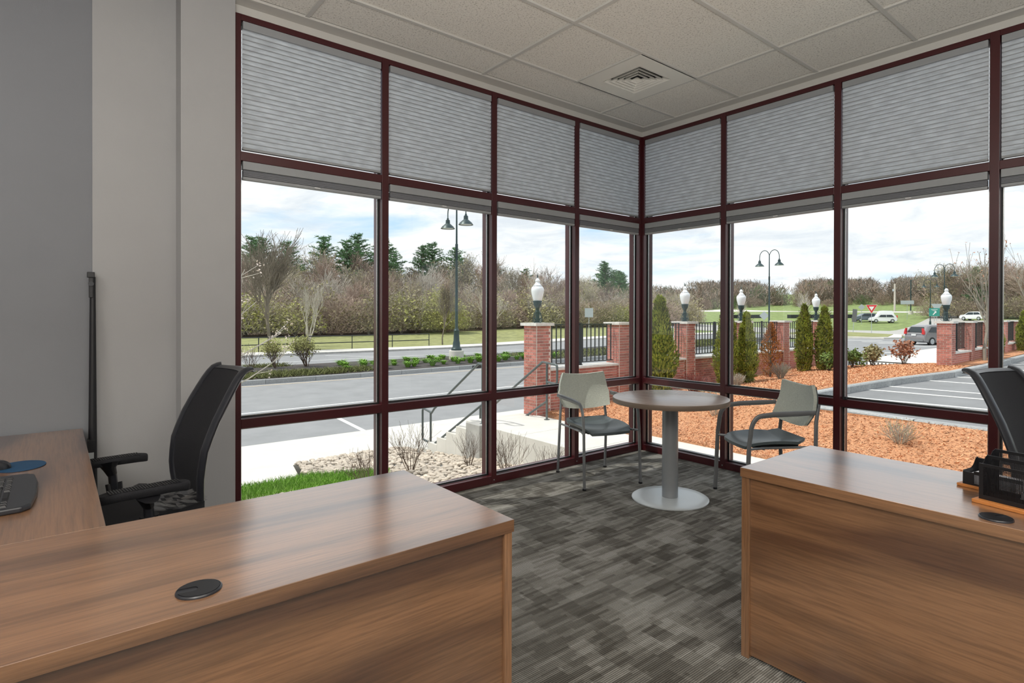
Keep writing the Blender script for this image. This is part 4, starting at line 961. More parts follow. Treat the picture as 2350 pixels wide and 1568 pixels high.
# --- street lamps
def street_lamp():
    t = thing('street_lamp', '', 'street lamp', (0, 0, 0), group='dark green double-arm street lamps')
    MB().lathe([(.42, -.4), (.42, .78), (.40, .80)], n=32).build('concrete_footing', M_CONC, t, smooth=True)
    MB().lathe([(.30, .80), (.30, .90), (.22, 1.0), (.20, 1.25), (.17, 1.35), (.15, 1.9), (.16, 1.95), (.12, 2.0), (.085, 2.1), (.07, 6.6), (.08, 6.62), (.08, 6.9), (.055, 6.92), (.045, 8.9), (.03, 8.95)], n=20).build('pole', M_LAMPG, t, smooth=True)
    for s in (-1, 1):
        pts = [(0, 0, 8.35)]+[(s*(.485-.485*math.cos(PI*k/12)), 0, 8.75+.62*math.sin(PI*k/12)) for k in range(0, 13)]+[(s*.97, 0, 8.45)]
        MB().tube(pts, .032, 8).build('arm', M_LAMPG, t, smooth=True)
        sh = MB().lathe([(.05, .62), (.07, .52), (.12, .50), (.13, .30), (.20, .24), (.34, .12), (.42, .0), (.40, .0), (.32, .1), (.19, .21), (.12, .27)], s*.97, 0, 24, 7.9).build('lamp_shade', M_LAMPG, t, smooth=True)
        MB().lathe([(.36, .0), (.30, -.03)], s*.97, 0, 20, 7.93).build('lens', M_GLOBE, sh, smooth=True)
    return t
sl = street_lamp()
for i, (x, y, z, la, sc_) in enumerate([(-24.6, 13.15, -1.5, 'nearest dark green double-arm street lamp on a concrete footing in the median', 1), (-23.66, 46.8, -1.9, 'dark green double-arm street lamp standing behind the left row of piers', 1), (-17.1, 74.7, -2.0, 'tall double-arm street lamp above the near lamp of the right-hand wall', 1.0), (-28.95, 111.9, -1.6, 'smaller double-arm street lamp left of the one behind the right-hand wall', 1)]):
    o = sl if i == 0 else copy_tree(sl)
    o.location = (x, y, z); o['label'] = la; o.scale = (sc_,)*3
# --- pipe railing across the street
rl = thing('pipe_railing', 'black two-rail pipe railing beyond the far sidewalk, before the woods', 'railing', (-40.9, 10, -1.4))
ye = 20.5
for z in (-.33, -.86): MB().tube([(-40.9, -14, z), (-40.9, ye, z)], .035, 8).build('rail', M_IRON, rl, world=True, smooth=True)
y = ye
while y > -14: MB().tube([(-40.9, y, -1.42), (-40.9, y, -.33)], .035, 8).build('post', M_IRON, rl, world=True, smooth=True); y -= 3.45
# --- north area: junction, apron, crosswalk
flat = lambda x, y: zs(x, y)
strip('junction_road', M_ASPH, rng_(18, 66, 4), lambda y: (-20.9, 14), lambda x, y: zs(x, y)-.045, 3, .3)
strip('roundabout_road', M_CONCG, rng_(70, 92, 4), lambda y: (-90, 20), lambda x, y: H(x, y)+.09, 10, .3)
strip('concrete_apron', M_CONC, rng_(22, 48, 3), lambda y: (-6.6-3.2*sm((y-22)/12), 6), lambda x, y: zs(x, y)-.03, 2, .3)
strip('access_road', M_CONCG, rng_(92, 146, 6), lambda y: (-28.7-(y-92)*.155, -22.5-(y-92)*.155), lambda x, y: H(x, y)+.08, 2, .3)
strip('grass_patch', M_GRASS, rng_(13.3, 18, 1), lambda y: (-3.6, -.9), lambda x, y: -.12-.08*(y-13.3), 2, .5)
sp_ = MB().prism([(-33, 62), (-18.5, 60.3), (-17.5, 62), (-20.5, 72), (-32, 80)], -1.3, -.88).build('splitter_island_curb', M_CONC); sp_['kind'] = 'structure'
sp_ = MB().prism([(-32.6, 62.6), (-20, 60.9), (-18.8, 62.2), (-21.3, 71.3), (-31.6, 79)], -1.3, -.84).build('splitter_island_turf', M_GRASSD); sp_['kind'] = 'structure'
for i, (a, b) in enumerate((((-19.9, 54.0), (-17.4, 56.6)), ((-17.6, 52.3), (-15.0, 53.9)), ((-15.6, 50.4), (-13.3, 52.9)), ((-12.3, 47.0), (-10.7, 48.9)))):
    line('crosswalk_stripe', 'white crosswalk stripe on the junction road', a[0], a[1], b[0], b[1], .55, -.045, M_PAINT, zs, 'crosswalk stripes')
for a, b in (((-12.6, 37.3), (-11.9, 38.3)), ((-10.9, 37.6), (-10.2, 38.7)), ((-10.1, 31.), (-9.4, 31.8))):
    line('lane_dash', 'short white lane dash before the crosswalk', a[0], a[1], b[0], b[1], .3, -.045, M_PAINT, zs, 'short lane dashes')
strip('footpath', M_CONC, rng_(150, 166, 8), lambda y: (-110+(y-150)*.5, 10), lambda x, y: H(x, y)+.1, 30, .3)
v = MB()  # winding path on the lawn
# picket guard rail below the mulch edge
pg = thing('picket_guard_rail', 'low black picket guard rail showing above the far edge of the mulch bed', 'railing', (-2.6, 13.35, -.3))
MB().box(-3.6, 13.33, .03, -1.5, 13.37, .055).build('rail', M_IRON, pg, world=True)
p0 = MB().box(-.012, -.012, -.4, .012, .012, .15).build('picket', M_IRON, pg)
for k in range(22): o = p0 if k == 0 else dup1(p0, pg); o.location = (-1.0+k*.098, 0, .17)
for x in (): pass
# --- signs
def sign(name, label, x, y, zb, h, shape, w, mat, back=None, face=-.9, tilt=0., extra=None):
    t = thing(name, label, 'road sign', (x, y, zb), face, rot=(0, tilt, face))
    MB().tube([(0, 0, 0), (0, 0, h)], .035, 8).build('post', M_SIGNG, t, smooth=True)
    def poly(kind, s):
        if kind == 'tri': return [(-s, s*.87), (s, s*.87), (0, -s*.87)]
        if kind == 'tri_up': return [(-s, -s*.87), (s, -s*.87), (0, s*.87)]
        if kind == 'dia': return [(-s, 0), (0, -s), (s, 0), (0, s)]
        return [(-s, -extra*s), (s, -extra*s), (s, extra*s), (-s, extra*s)]
    MB().prism([(p[0], p[1]+h-.1) for p in poly(shape, w)], -.055, -.04, 1).build('panel', mat, t)
    return t, poly
# panels face local -y ; camera direction handled by face angle
def face_to(x, y): return math.atan2(-4.5-y, 3.76-x)+PI/2
x, y = -24.93, 74.81; t, poly = sign('yield_sign', 'red and white triangular yield sign on the splitter island', x, y, -.9, 3.15, 'tri', .66, M_WHITE, face=face_to(x, y))
MB().prism([(p[0]*.92, (p[1]+.015)*.92+3.05) for p in poly('tri', .66)], -.065, -.056, 1).build('red_border', M_RED, t)
MB().prism([(p[0]*.46, (p[1]+.13)*.46+3.07) for p in poly('tri', .66)], -.075, -.066, 1).build('white_centre', M_WHITE, t)
sign('diamond_sign', 'grey back of a diamond road sign left of the tall lamp pole', -39.5, 75.0, -1.1, 2.5, 'dia', .66, M_SIGNG, face=face_to(-39.5, 75))
sign('street_name_sign', 'wide blank grey sign on a post beside the access road', -37.5, 128., H(-37.5, 128), 3.6, 'rect', 1.15, M_SIGNG, face=face_to(-37.5, 128), extra=.33)
sign('inverted_triangle_sign', 'grey back of a triangular sign left of the green sign', -30.2, 120., H(-30.2, 120), 3.0, 'tri', .9, M_SIGNG, face=face_to(-30.2, 120))
x, y = -24.7, 98.7; t, _ = sign('green_direction_sign', 'teal green sign with a white slanted arrow behind the grey car', x, y, H(x, y), 3.05, 'rect', .68, M_GREENS, face=face_to(x, y), extra=.9)
MB().prism([(-.22, 2.58), (-.12, 2.5), (.16, 2.86), (.24, 2.80), (.26, 3.1), (-.02, 3.06), (.06, 2.97)], -.075, -.058, 1).build('arrow', M_WHITE, t)
MB().box(-.4, -.07, 3.3, .4, -.058, 3.36).box(-.25, -.07, 3.17, .2, -.058, 3.21).build('lettering_bars', M_WHITE, t)
sign('leaning_sign', 'dark rectangular sign seen edge-on, leaning on the splitter island', -27.3, 75.2, -.95, 2.4, 'rect', .42, pm('dark_sign_back', (.17, .17, .17), .7), face=face_to(-27, 74.8)+.9, tilt=.10, extra=2.0)
sign('small_triangle_sign', 'small grey sign on a post behind the leaning sign', -40.5, 113.0, H(-40.5, 113), 3.4, 'dia', .6, M_SIGNG, face=face_to(-40.5, 113))
sign('white_square_sign', 'small pale square sign on a post seen through the left fence panel', -41.6, 40.9, -1.4, 3.1, 'rect', .46, M_SIGNG, face=face_to(-41.6, 40.9), extra=1.1)
for i, (x, y, h_) in enumerate(((-52.5, 166.7, 7.5), (-62.5, 104.0, 5.8))):
    t = thing('utility_pole', ('pale wooden utility pole on the lawn left of the access road', 'pale wooden pole left of the double-arm lamp behind the left piers')[i], 'pole', (x, y, H(x, y)))
    MB().tube([(0, 0, 0), (0, 0, h_)], [.26, .2], 10).build('shaft', M_BARKW, t, smooth=True)
    MB().box(-.5, -.25, h_-2.0, -.1, .25, h_-1.4).build('transformer', M_SIGNG, t)
t = thing('single_lamp_pole', 'thin dark lamp pole on the lawn right of the utility pole', 'street lamp', (-41.6, 143.4, H(-41.6, 143.4)-.2))
MB().tube([(0, 0, 0), (0, 0, 1)], .5, 12).build('footing', M_CONC, t); MB().tube([(0, 0, 1), (0, 0, 8)], .13, 8).build('pole', M_LAMPG, t); MB().tube([(0, 0, 7.8), (1.6, .5, 8.6)], .09, 6).build('arm', M_LAMPG, t)
for i, (x0, y0, x1, y1) in enumerate(((-70.6, 112.2, -63.8, 119.5), (-59.3, 121.5, -47.6, 128))):
    v = MB(); n = 10
    d = Vector((x1-x0, y1-y0, 0)); s = d.normalized().cross(Vector((0, 0, 1)))*.12
    for k in range(n):
        a = Vector((x0, y0, 0))+d*k/n; b = Vector((x0, y0, 0))+d*(k+1)/n; za, zb_ = H(a.x, a.y), H(b.x, b.y)
        Mx = Matrix.Translation((a+b)/2+Vector((0, 0, (za+zb_)/2+.55))) @ Matrix.Rotation(math.atan2(d.y, d.x), 4, 'Z')
        v.box(-d.length/n/2, -.12, -.6, d.length/n/2, .12, .25, Mx)
    tag(v.build('silt_barrier', M_IRON), ('long black silt barrier on the lawn left of the lamp pole', 'black silt barrier on the lawn right of the lamp pole')[i], 'barrier')
# --- vehicles
def car(name, label, x, y, z, rz, mat, L_=4.5, W_=1.8, Hh=1.65, kind='suv'):
    t = thing(name, label, 'car', (x, y, z), rz)      # local +y is forward
    hl, hw = L_/2, W_/2
    side = [(-hl, .35), (-hl-.03, .62), (-hl+.03, .98), (-hl+.10, 1.08), (-hl+.42, 1.52), (-hl+.75, Hh-.03), (-.1, Hh), (.55, Hh-.06), (1.25, 1.12), (hl-.25, .98), (hl, .72), (hl+.02, .38), (hl-.6, .26), (-hl+.5, .26)]
    n = len(side); v = MB()
    def wd(zv): return hw*(1. if zv < .95 else 1-(zv-.95)*.24)*(1 if zv > .4 else .96)
    sects = [-1, -.94, -.5, 0, .5, .94, 1]
    for s in sects:
        for (yy, zv) in side:
            k = 1 if abs(s) < .93 else (.985 if abs(s) < 1 else .955); v.v.append((s*wd(zv), yy*k if zv < 1.1 else yy*(k-.0), .35+(zv-.35)*(1 if abs(s) < .9 else (.99 if abs(s) < 1 else .965))))
    for j in range(len(sects)-1):
        for i in range(n): v.f.append((j*n+i, j*n+(i+1) % n, (j+1)*n+(i+1) % n, (j+1)*n+i))
    v.f.append(tuple(range(n))[::-1]); v.f.append(tuple((len(sects)-1)*n+i for i in range(n)))
    v.build('body', mat, t, smooth=True, auto=40)
    v = MB().poly([(-.62, -hl+.14, 1.08), (.62, -hl+.14, 1.08), (.58, -hl+.47, 1.50), (-.58, -hl+.47, 1.50)]); v.v = [(p[0], p[1]-.085, p[2]+.02) for p in v.v]; v.build('rear_window', M_CARGL, t)
    for s in (-1, 1):
        X = s*(wd(1.15)+.012); X2 = s*(wd(1.5)+.012)
        MB().poly([(X, -hl+.55, 1.10), (X, -.45, 1.06), (X2, -.42, 1.50), (X2, -hl+.95, 1.50)][::s]).build('side_window', M_CARGL, t)
        MB().poly([(X, -.38, 1.06), (X, 1.05, 1.04), (X2, .55, 1.48), (X2, -.36, 1.50)][::s]).build('side_window', M_CARGL, t)
        MB().prism([(s*.88, .92), (s*.66, .96), (s*.72, 1.10), (s*.68, 1.42), (s*.75, 1.42), (s*.86, 1.12)][::s], -hl-.045, -hl+.12, 1).build('tail_light', M_RED, t)
        for yy in (-hl+.85, hl-.9):
            w_ = MB().prism([(yy+.345*math.cos(a), .345+.345*math.sin(a)) for a in [i*PI/12 for i in range(24)]], s*(hw-.20), s*(hw+.01), 0).build('tyre', M_TYRE, t, smooth=True)
            MB().prism([(yy+.22*math.cos(a), .345+.22*math.sin(a)) for a in [i*PI/9 for i in range(18)]], s*(hw+.008), s*(hw+.02), 0).build('wheel_rim', M_SILVER, w_)
    MB().box(-.2, -hl-.06, .80, .2, -hl-.03, .94).build('number_plate', M_WHITE, t)
    MB().box(-.6, -hl-.05, .99, .6, -hl-.02, 1.02).build('chrome_strip', M_SILVER, t)
    MB().box(-.8, -hl-.06, .36, .8, -hl-.02, .52).build('lower_bumper', M_SILVERD, t)
    return t
car('grey_suv', 'dark grey sport utility car driving away, right of the crosswalk', -11.6, 51.2, -1.08, -.38, M_CARG, Hh=1.70)
car('silver_blue_car', 'distant dark silver car on the roundabout left of the white van', -42.3, 119.5, H(-42.3, 119.5)+.1, 2.4, M_CARS)
car('white_van', 'distant white vehicle next to the dark silver car', -38.6, 118., H(-38.6, 118)+.1, 2.2, M_CARW, 4.6, 1.9, 2.3)
car('white_car', 'distant white car seen above the right-hand brick wall', -26.6, 129., H(-26.6, 129)+.1, 1.2, M_CARW)
# ================================================================ PLANTS
class TB:
    """collects thin 3-sided branch segments"""
    def __init__(s): s.v = []; s.f = []; s.leaf = MB(); s.tips = []
    def seg(s, p, q, r0, r1, k=3):
        d = (q-p); l = d.length
        if l < 1e-6: return
        d /= l; a = d.cross(Vector((.3, .2, 1)));
        if a.length < 1e-3: a = d.cross(Vector((1, 0, 0)))
        a.normalize(); b = d.cross(a); n = len(s.v)
        for c, r in ((p, r0), (q, r1)):
            for i in range(k): t = 2*PI*i/k; w_ = c+a*(r*math.cos(t))+b*(r*math.sin(t)); s.v.append((w_.x, w_.y, w_.z))
        for i in range(k): j = (i+1) % k; s.f.append((n+i, n+j, n+k+j, n+k+i))
    def mesh(s, mat, name='branches'):
        me = bpy.data.meshes.new(name); me.from_pydata(s.v, [], s.f); me.materials.append(mat); return me
def grow(tb, r, p, d, L_, rad, lev, maxlev, kids_, ang, up, rmin, taper=.62, nseg=3, k=3):
    pos = Vector(p); dr = Vector(d).normalized(); pts = [(pos.copy(), rad)]
    for i in range(nseg):
        dr = (dr+Vector((r.gauss(0, .10), r.gauss(0, .10), r.gauss(0, .05)+up*.12))).normalized()
        q = pos+dr*(L_/nseg); ra = rad*(1-(1-taper)*i/nseg); rb = rad*(1-(1-taper)*(i+1)/nseg)
        tb.seg(pos, q, max(ra, rmin), max(rb, rmin), k if lev == 0 else 3); pos = q; pts.append((q.copy(), rb))
    if lev >= maxlev: tb.tips.append((pos.copy(), dr.copy())); return
    n = kids_[lev]
    for c in range(n):
        t = r.uniform(.3, 1.0) if lev else r.uniform(.35, 1.0)
        if c == 0: t = 1.
        i = min(nseg-1, int(t*nseg)); f_ = t*nseg-i; bp_ = pts[i][0].lerp(pts[i+1][0], min(1, f_)); br = pts[i][1]
        a = ang*r.uniform(.6, 1.35)*(0.35 if c == 0 else 1); az = r.uniform(0, 2*PI)
        side = dr.cross(Vector((0, 0, 1)));
        if side.length < .1: side = Vector((1, 0, 0))
        side.normalize(); o2 = dr.cross(side)
        nd = (dr*math.cos(a)+(side*math.cos(az)+o2*math.sin(az))*math.sin(a)); nd.z += up*.25
        grow(tb, r, bp_, nd, L_*r.uniform(.55, .82), br*.62, lev+1, maxlev, kids_, ang, up, rmin, taper, nseg if lev < 2 else 2, k)
def leaves(tb, r, per, size, spread):
    v = MB()
    for p, d in tb.tips:
        for _ in range(per):
            c = p+Vector((r.gauss(0, spread), r.gauss(0, spread), r.gauss(0, spread))); a = Vector((r.gauss(0, 1), r.gauss(0, 1), r.gauss(0, 1))).normalized()*size*r.uniform(.6, 1.3)
            b = a.cross(Vector((r.gauss(0, 1), r.gauss(0, 1), r.gauss(0, 1)))).normalized()*size*.6
            v.quad(c-a-b*.3, c+b, c+a+b*.3, c-b)
    return v
def mkthing(name, parts, label, cat, group=None):
    """parts: list of (part name, mesh)"""
    t = thing(name, label, cat, group=group)
    for nm, me in parts:
        o = bpy.data.objects.new(nm, me); COL.objects.link(o); o.parent = t; CH.setdefault(t.name, []).append(o)
    return t
def lm(v, mat, nm='foliage'):
    me = bpy.data.meshes.new(nm); me.from_pydata(v.v, [], v.f); me.materials.append(mat); return me
def tree(seed, Ht, kids_, ang, up, rad, rmin, bark, start=.25, leafm=None, per=3, lsize=.06, lspread=.15, stems=1):
    r = random.Random(seed); tb = TB()
    for s in range(stems):
        d = Vector((r.gauss(0, .05 if stems == 1 else .22), r.gauss(0, .05 if stems == 1 else .22), 1))
        L0 = Ht*start; tb.seg(Vector((0, 0, -.2)), d.normalized()*L0*.5, rad*1.15, rad, 6)
        grow(tb, r, d.normalized()*L0*.5, d, Ht*.36, rad, 0, len(kids_), kids_, ang, up, rmin, k=5)
    zmax = max(q[2] for q in tb.v); s = Ht/zmax; tb.v = [(q[0]*s, q[1]*s, q[2]*s if q[2] > 0 else q[2]) for q in tb.v]; tb.tips = [(p*s, d) for p, d in tb.tips]
    parts = [('branches', tb.mesh(bark))]
    if leafm is not None: parts.append(('leaf_buds', lm(leaves(tb, r, per, lsize, lspread), leafm)))
    return parts
def pine(seed, Ht):
    r = random.Random(seed); tb = TB(); tb.seg(Vector((0, 0, -.2)), Vector((0, 0, Ht)), .22, .03, 6); v = MB(); z = Ht*.25
    while z < Ht*.985:
        t = (z-Ht*.25)/(Ht*.75); Lb = Ht*.30*(1-t)**.8*r.uniform(.75, 1.2)+.4
        for k in range(r.randint(4, 6)):
            a = r.uniform(0, 2*PI); l = Lb*r.uniform(.6, 1.15); d = Vector((math.cos(a), math.sin(a), .18+.35*t+r.gauss(0, .06))).normalized(); p = Vector((0, 0, z)); q = p+d*l; tb.seg(p, q, .05, .015)
            n = max(3, int(l/.30))
            for i in range(n):
                c = p+d*l*((i+.8)/n)+Vector((r.gauss(0, .10), r.gauss(0, .10), r.gauss(0, .05)))
                for _ in range(13):
                    e = Vector((r.gauss(0, 1), r.gauss(0, 1), r.gauss(.35, .5))).normalized()*r.uniform(.22, .42); s_ = e.cross(Vector((r.gauss(0, 1), r.gauss(0, 1), r.gauss(0, 1)))).normalized()*.045
                    v.quad(c-s_, c+s_, c+e+s_*.4, c+e-s_*.4)
        z += Ht*.035
    return [('trunk', tb.mesh(M_BARK, 'trunk')), ('needles', lm(v, M_PINE, 'needles'))]
def arb(seed, Ht, R, mat, n=5200, ragged=.12, bare=0.):
    r = random.Random(seed); v = MB(); tb = TB(); tb.seg(Vector((0, 0, -.15)), Vector((0, 0, Ht*.9)), .03, .01, 5)
    lob = [(r.uniform(0, 2*PI), r.uniform(0, 1), r.uniform(.1, .22)) for _ in range(16)]
    for _ in range(n):
        t = r.random()**.85; a = r.uniform(0, 2*PI)
        pr = (math.sin(PI*min(1, (t*.86+.14)))**.75)*(1-t*.42) if t < .95 else .25*(1-t)/.05+.02
        rr = R*pr
        for la, lt_, lw in lob:
            da = math.cos(a-la)
            if da > .5 and abs(t-lt_) < .16: rr *= 1+lw*(da-.5)*2*(1-abs(t-lt_)/.16)
        if bare and r.random() < bare*(.4+.6*(1-t)): continue
        dd = r.uniform(.55, 1.04); c = Vector((rr*dd*math.cos(a), rr*dd*math.sin(a), Ht*t+r.gauss(0, .02)))
        out = Vector((math.cos(a)*.5, math.sin(a)*.5, 1+r.gauss(0, .3))).normalized()*r.uniform(.03, .075)*(Ht/1.8); s_ = Vector((-math.sin(a)+r.gauss(0, .5), math.cos(a)+r.gauss(0, .5), r.gauss(0, .3))).normalized()*.017*(Ht/1.8)
        v.quad(c-s_, c+s_, c+out+s_*.5, c+out-s_*.5)
        if r.random() < .35:
            e = Vector((math.cos(a), math.sin(a), r.uniform(-.1, .6))).normalized()*.06; v.quad(c-s_*.8, c+s_*.8, c+e+s_*.3, c+e-s_*.3)
    for _ in range(60):
        t = r.random()*.9; a = r.uniform(0, 2*PI); p = Vector((0, 0, Ht*t)); tb.seg(p, p+Vector((math.cos(a)*R*.7, math.sin(a)*R*.7, .18)), .008, .004)
    return [('trunk', tb.mesh(M_TWIGD, 'trunk')), ('foliage', lm(v, mat))]
def shrub(seed, Ht, R, stems, twig, leafm=None, nl=6, ls=.03, lev=2, rad=.012, rmin=.003, sub=4, sp=.03):
    r = random.Random(seed); tb = TB()
    for s in range(stems):
        a = r.uniform(0, 2*PI); k = r.random()**.6*R/Ht
        grow(tb, r, Vector((math.cos(a)*.06*R, math.sin(a)*.06*R, -.03)), Vector((math.cos(a)*k, math.sin(a)*k, 1)), Ht*.55, rad, 0, lev, [sub]*lev, .55, .5, rmin)
    zmax = max(q[2] for q in tb.v); s = Ht/zmax; tb.v = [(q[0]*s, q[1]*s, q[2]*s) for q in tb.v]; tb.tips = [(p*s, d) for p, d in tb.tips]
    parts = [('stems', tb.mesh(twig, 'stems'))]
    if leafm is not None: parts.append(('leaves', lm(leaves(tb, r, nl, ls, sp), leafm, 'leaves')))
    return parts
def put(name, parts, label, cat, loc, rz=0, sc_=1, group=None):
    t = mkthing(name, parts, label, cat, group); t.location = loc; t.rotation_euler = (0, 0, rz); t.scale = (sc_,)*3 if not isinstance(sc_, tuple) else sc_; return t
# arborvitae and bed shrubs
def zmulch(x, y): return ZM(x, y)
A1 = arb(1, 2.05, .36, M_THUJA, 6500); A2 = arb(2, 1.75, .30, M_THUJA, 5500); A3 = arb(3, 1.65, .22, M_THUJA, 4200)
put('arborvitae', A1, 'tall cone-shaped green arborvitae right of the glass corner', 'shrub', (-3.86, 5.22, ZM(-3.86, 5.22)), 0)
put('arborvitae', A2, 'green arborvitae partly behind the first mullion of the right wall', 'shrub', (-3.62, 7.35, ZM(-3.62, 7.35)), 1, (.95, .95, 1.05))
put('arborvitae', A2, 'darker arborvitae just right of that mullion, lamp above it', 'shrub', (-3.45, 7.95, ZM(-3.45, 7.95)), 2.5, (.9, .9, .93))
put('arborvitae', A3, 'left one of the touching pair of arborvitae near the third mullion', 'shrub', (-3.55, 11.05, ZM(-3.5, 11.05)), .4, (1.15, 1.15, 1.08))
put('arborvitae', A3, 'right one of the touching pair of arborvitae near the third mullion', 'shrub', (-3.12, 11.3, ZM(-3.1, 11.3)), 2.4, (1.2, 1.2, 1.02))
put('arborvitae', A3, 'narrow yellow-green arborvitae before the right-hand brick wall', 'shrub', (-.36, 15.9, zp(15.9)+.14), .9, (.85, .85, .72))
put('arborvitae', A3, 'narrow yellow-green arborvitae right of the thick right mullion', 'shrub', (-.40, 19.6, zp(19.6)+.1), 2.0, (1.0, 1.0, .80))
put('scorched_arborvitae', arb(8, 1.35, .30, M_DEADT, 2600, bare=.55), 'half-dead arborvitae with scorched orange foliage', 'shrub', (-3.6, 9.35, ZM(-3.6, 9.35)), .3)
put('grey_twig_shrub', shrub(12, .42, .30, 60, M_TWIGG, lev=1, rad=.004, rmin=.002, sub=5), 'low grey twiggy shrub before the scorched arborvitae', 'shrub', (-2.95, 8.6, ZM(-2.95, 8.6)))
put('red_twig_shrub', shrub(13, .42, .42, 60, pm('reddish_twigs', (.30, .10, .085), .9), lev=1, rad=.004, rmin=.0025, sub=5), 'low reddish twiggy shrub right of the first arborvitae', 'shrub', (-3.5, 5.9, ZM(-3.5, 5.9)))
put('red_twig_shrub', shrub(15, .36, .3, 50, M_TWIGG, lev=1, rad=.004, rmin=.0025, sub=5), 'thin pinkish twig shrub left of the first right-wall mullion', 'shrub', (-3.0, 6.7, ZM(-3.0, 6.7)))
RH = shrub(21, .5, .35, 12, M_TWIGD, M_LEAFG, 9, .045, 2, .01, .003, 3, .04)
put('rhododendron', RH, 'small green leafy bush at the foot of the arborvitae pair', 'shrub', (-2.85, 10.9, ZM(-2.85, 10.9)), 0, .85)
put('rhododendron', RH, 'sparse green bush just right of the wide mullion', 'shrub', (-2.72, 12.1, ZM(-2.7, 12.1)), 1, .9)
put('rhododendron', shrub(22, .5, .35, 12, M_TWIGD, M_OLIVE, 9, .045, 2, .01, .003, 3, .04), 'rounded olive bush at the far mulch edge', 'shrub', (-2.35, 12.5, ZM(-2.3, 12.5)), 2, 1.0)
put('azalea', shrub(23, .62, .40, 12, M_TWIGD, M_LEAFR, 5, .04, 2, .009, .003, 3, .04), 'open bush with reddish leaves at the far mulch edge', 'shrub', (-1.75, 12.9, ZM(-1.7, 12.9)), 0, 1.05)
put('dry_twig_clump', shrub(31, .30, .32, 34, M_TWIGG, M_OLIVE, 1, .012, 1, .004, .002, 4, .02), 'small dry twig clump in the mulch above the right desk', 'shrub', (1.15, 3.62, ZM(1.15, 3.62)))
put('dry_twig_clump', shrub(32, .46, .22, 18, M_TWIGG, M_OLIVE, 2, .014, 1, .004, .002, 4, .02), 'upright dry twig clump in the mulch behind the right guest chair', 'shrub', (-1.50, 3.6, ZM(-1.5, 3.6)))
put('dry_twig_clump', shrub(33, .16, .26, 24, M_TWIGG, None, 1, .012, 1, .003, .002, 4, .02), 'flat dry twig clump in the mulch right of the guest chair back', 'shrub', (-.20, 3.75, ZM(-.2, 3.75)))
# young tree by the right wall
YT = tree(41, 3.6, [6, 4, 3], .45, .7, .045, .005, M_TWIGG, .30, M_LEAFR, 1, .03, .03)
put('young_street_tree', YT, 'young bare tree with a thin grey trunk before the right-hand wall', 'tree', (-.40, 14.85, zp(14.8)), 0, (1, 1, 1))
put('young_street_tree', YT, 'young bare tree right of the thick right mullion', 'tree', (-.35, 21.0, zp(21)), 2, (1, 1, 1.05))
# twigs in the stone bed
TW = [shrub(50+k, .75, .5, 16, M_TWIGD, None, lev=2, rad=.006, rmin=.0022, sub=3) for k in range(3)]
for i, (x, y, s, la) in enumerate(((-4.35, -.28, 1.05, 'bare brown shrub in the stones right of the first left-wall mullion'), (-3.6, -1.35, .8, 'sparse bare twigs at the edge of the grass strip'), (-3.9, .50, .8, 'bare twig shrub in the stones before the steps'), (-2.6, .30, .9, 'bare twig shrub in the stones below the landing edge'), (-1.75, .35, .75, 'low bare twigs in the stones close to the glass corner'))):
    put('bare_shrub', TW[i % 3], la, 'shrub', (x, y, G(x, y)), i*1.3, s, 'bare shrubs in the stone bed')
# blossoming tree whose branches reach in at the left
r = random.Random(61); tb = TB()
for pts in ([(-6.6, -4.2, -.9), (-6.3, -3.3, .4), (-6.1, -2.6, 1.05), (-5.95, -2.1, 1.55)], [(-6.6, -4.2, -.9), (-6.3, -3.1, .1), (-6.0, -2.3, .72), (-5.9, -1.75, 1.05)], [(-6.6, -4.2, -.9), (-6.2, -3.0, -.1), (-6.0, -2.2, .35), (-5.8, -1.72, .72)], [(-6.6, -4.2, -.9), (-6.3, -3.2, .7), (-6.1, -2.5, 1.5), (-6.0, -2.25, 2.05)], [(-6.6, -4.2, -1.2), (-6.6, -4.2, -.5), (-6.5, -4.0, .3), (-6.6, -4.1, 1.4)]):
    P = [Vector(p) for p in pts]
    for a, b, ra, rb in zip(P, P[1:], (.03, .018, .011), (.018, .011, .005)): tb.seg(a, b, ra, rb, 5)
    for _ in range(9):
        k = r.randint(1, 2); t = r.random(); c = P[k].lerp(P[k+1], t); d = Vector((r.gauss(0, .5), r.uniform(.2, 1), r.uniform(.1, 1))).normalized(); q = c+d*r.uniform(.15, .4); tb.seg(c, q, .006, .003); tb.tips.append((q, d))
fl_ = leaves(tb, r, 7, .022, .035)
mt = thing('magnolia', 'leafless tree with pale pink blossoms reaching in at the far left window', 'tree', (-6.6, -4.2, -1.2))
o = bpy.data.objects.new('branches', tb.mesh(M_BARKW)); COL.objects.link(o); o.parent = mt; o.location = (6.6, 4.2, 1.2)
o = fl_.build('blossoms', M_BLOOM, mt, world=True)
# median planting
CL = MB(); r = random.Random(71)
for _ in range(90):
    a = r.uniform(0, 2*PI); rr = r.uniform(.02, .10); x, y = rr*math.cos(a), rr*math.sin(a); l = r.uniform(.25, .42); o_ = r.uniform(.10, .38); dx_, dy_ = -math.sin(a)*.018, math.cos(a)*.018
    m_ = (x+math.cos(a)*o_*.4, y+math.sin(a)*o_*.4, l*.75); e = (x+math.cos(a)*o_, y+math.sin(a)*o_, l*r.uniform(.6, 1))
    CL.quad((x-dx_, y-dy_, 0), (x+dx_, y+dy_, 0), (m_[0]+dx_, m_[1]+dy_, m_[2]), (m_[0]-dx_, m_[1]-dy_, m_[2])); CL.quad((m_[0]-dx_, m_[1]-dy_, m_[2]), (m_[0]+dx_, m_[1]+dy_, m_[2]), (e[0]+dx_*.2, e[1], e[2]), (e[0]-dx_*.2, e[1], e[2]))
cm = lm(CL, M_BLADE, 'clump'); k = 0
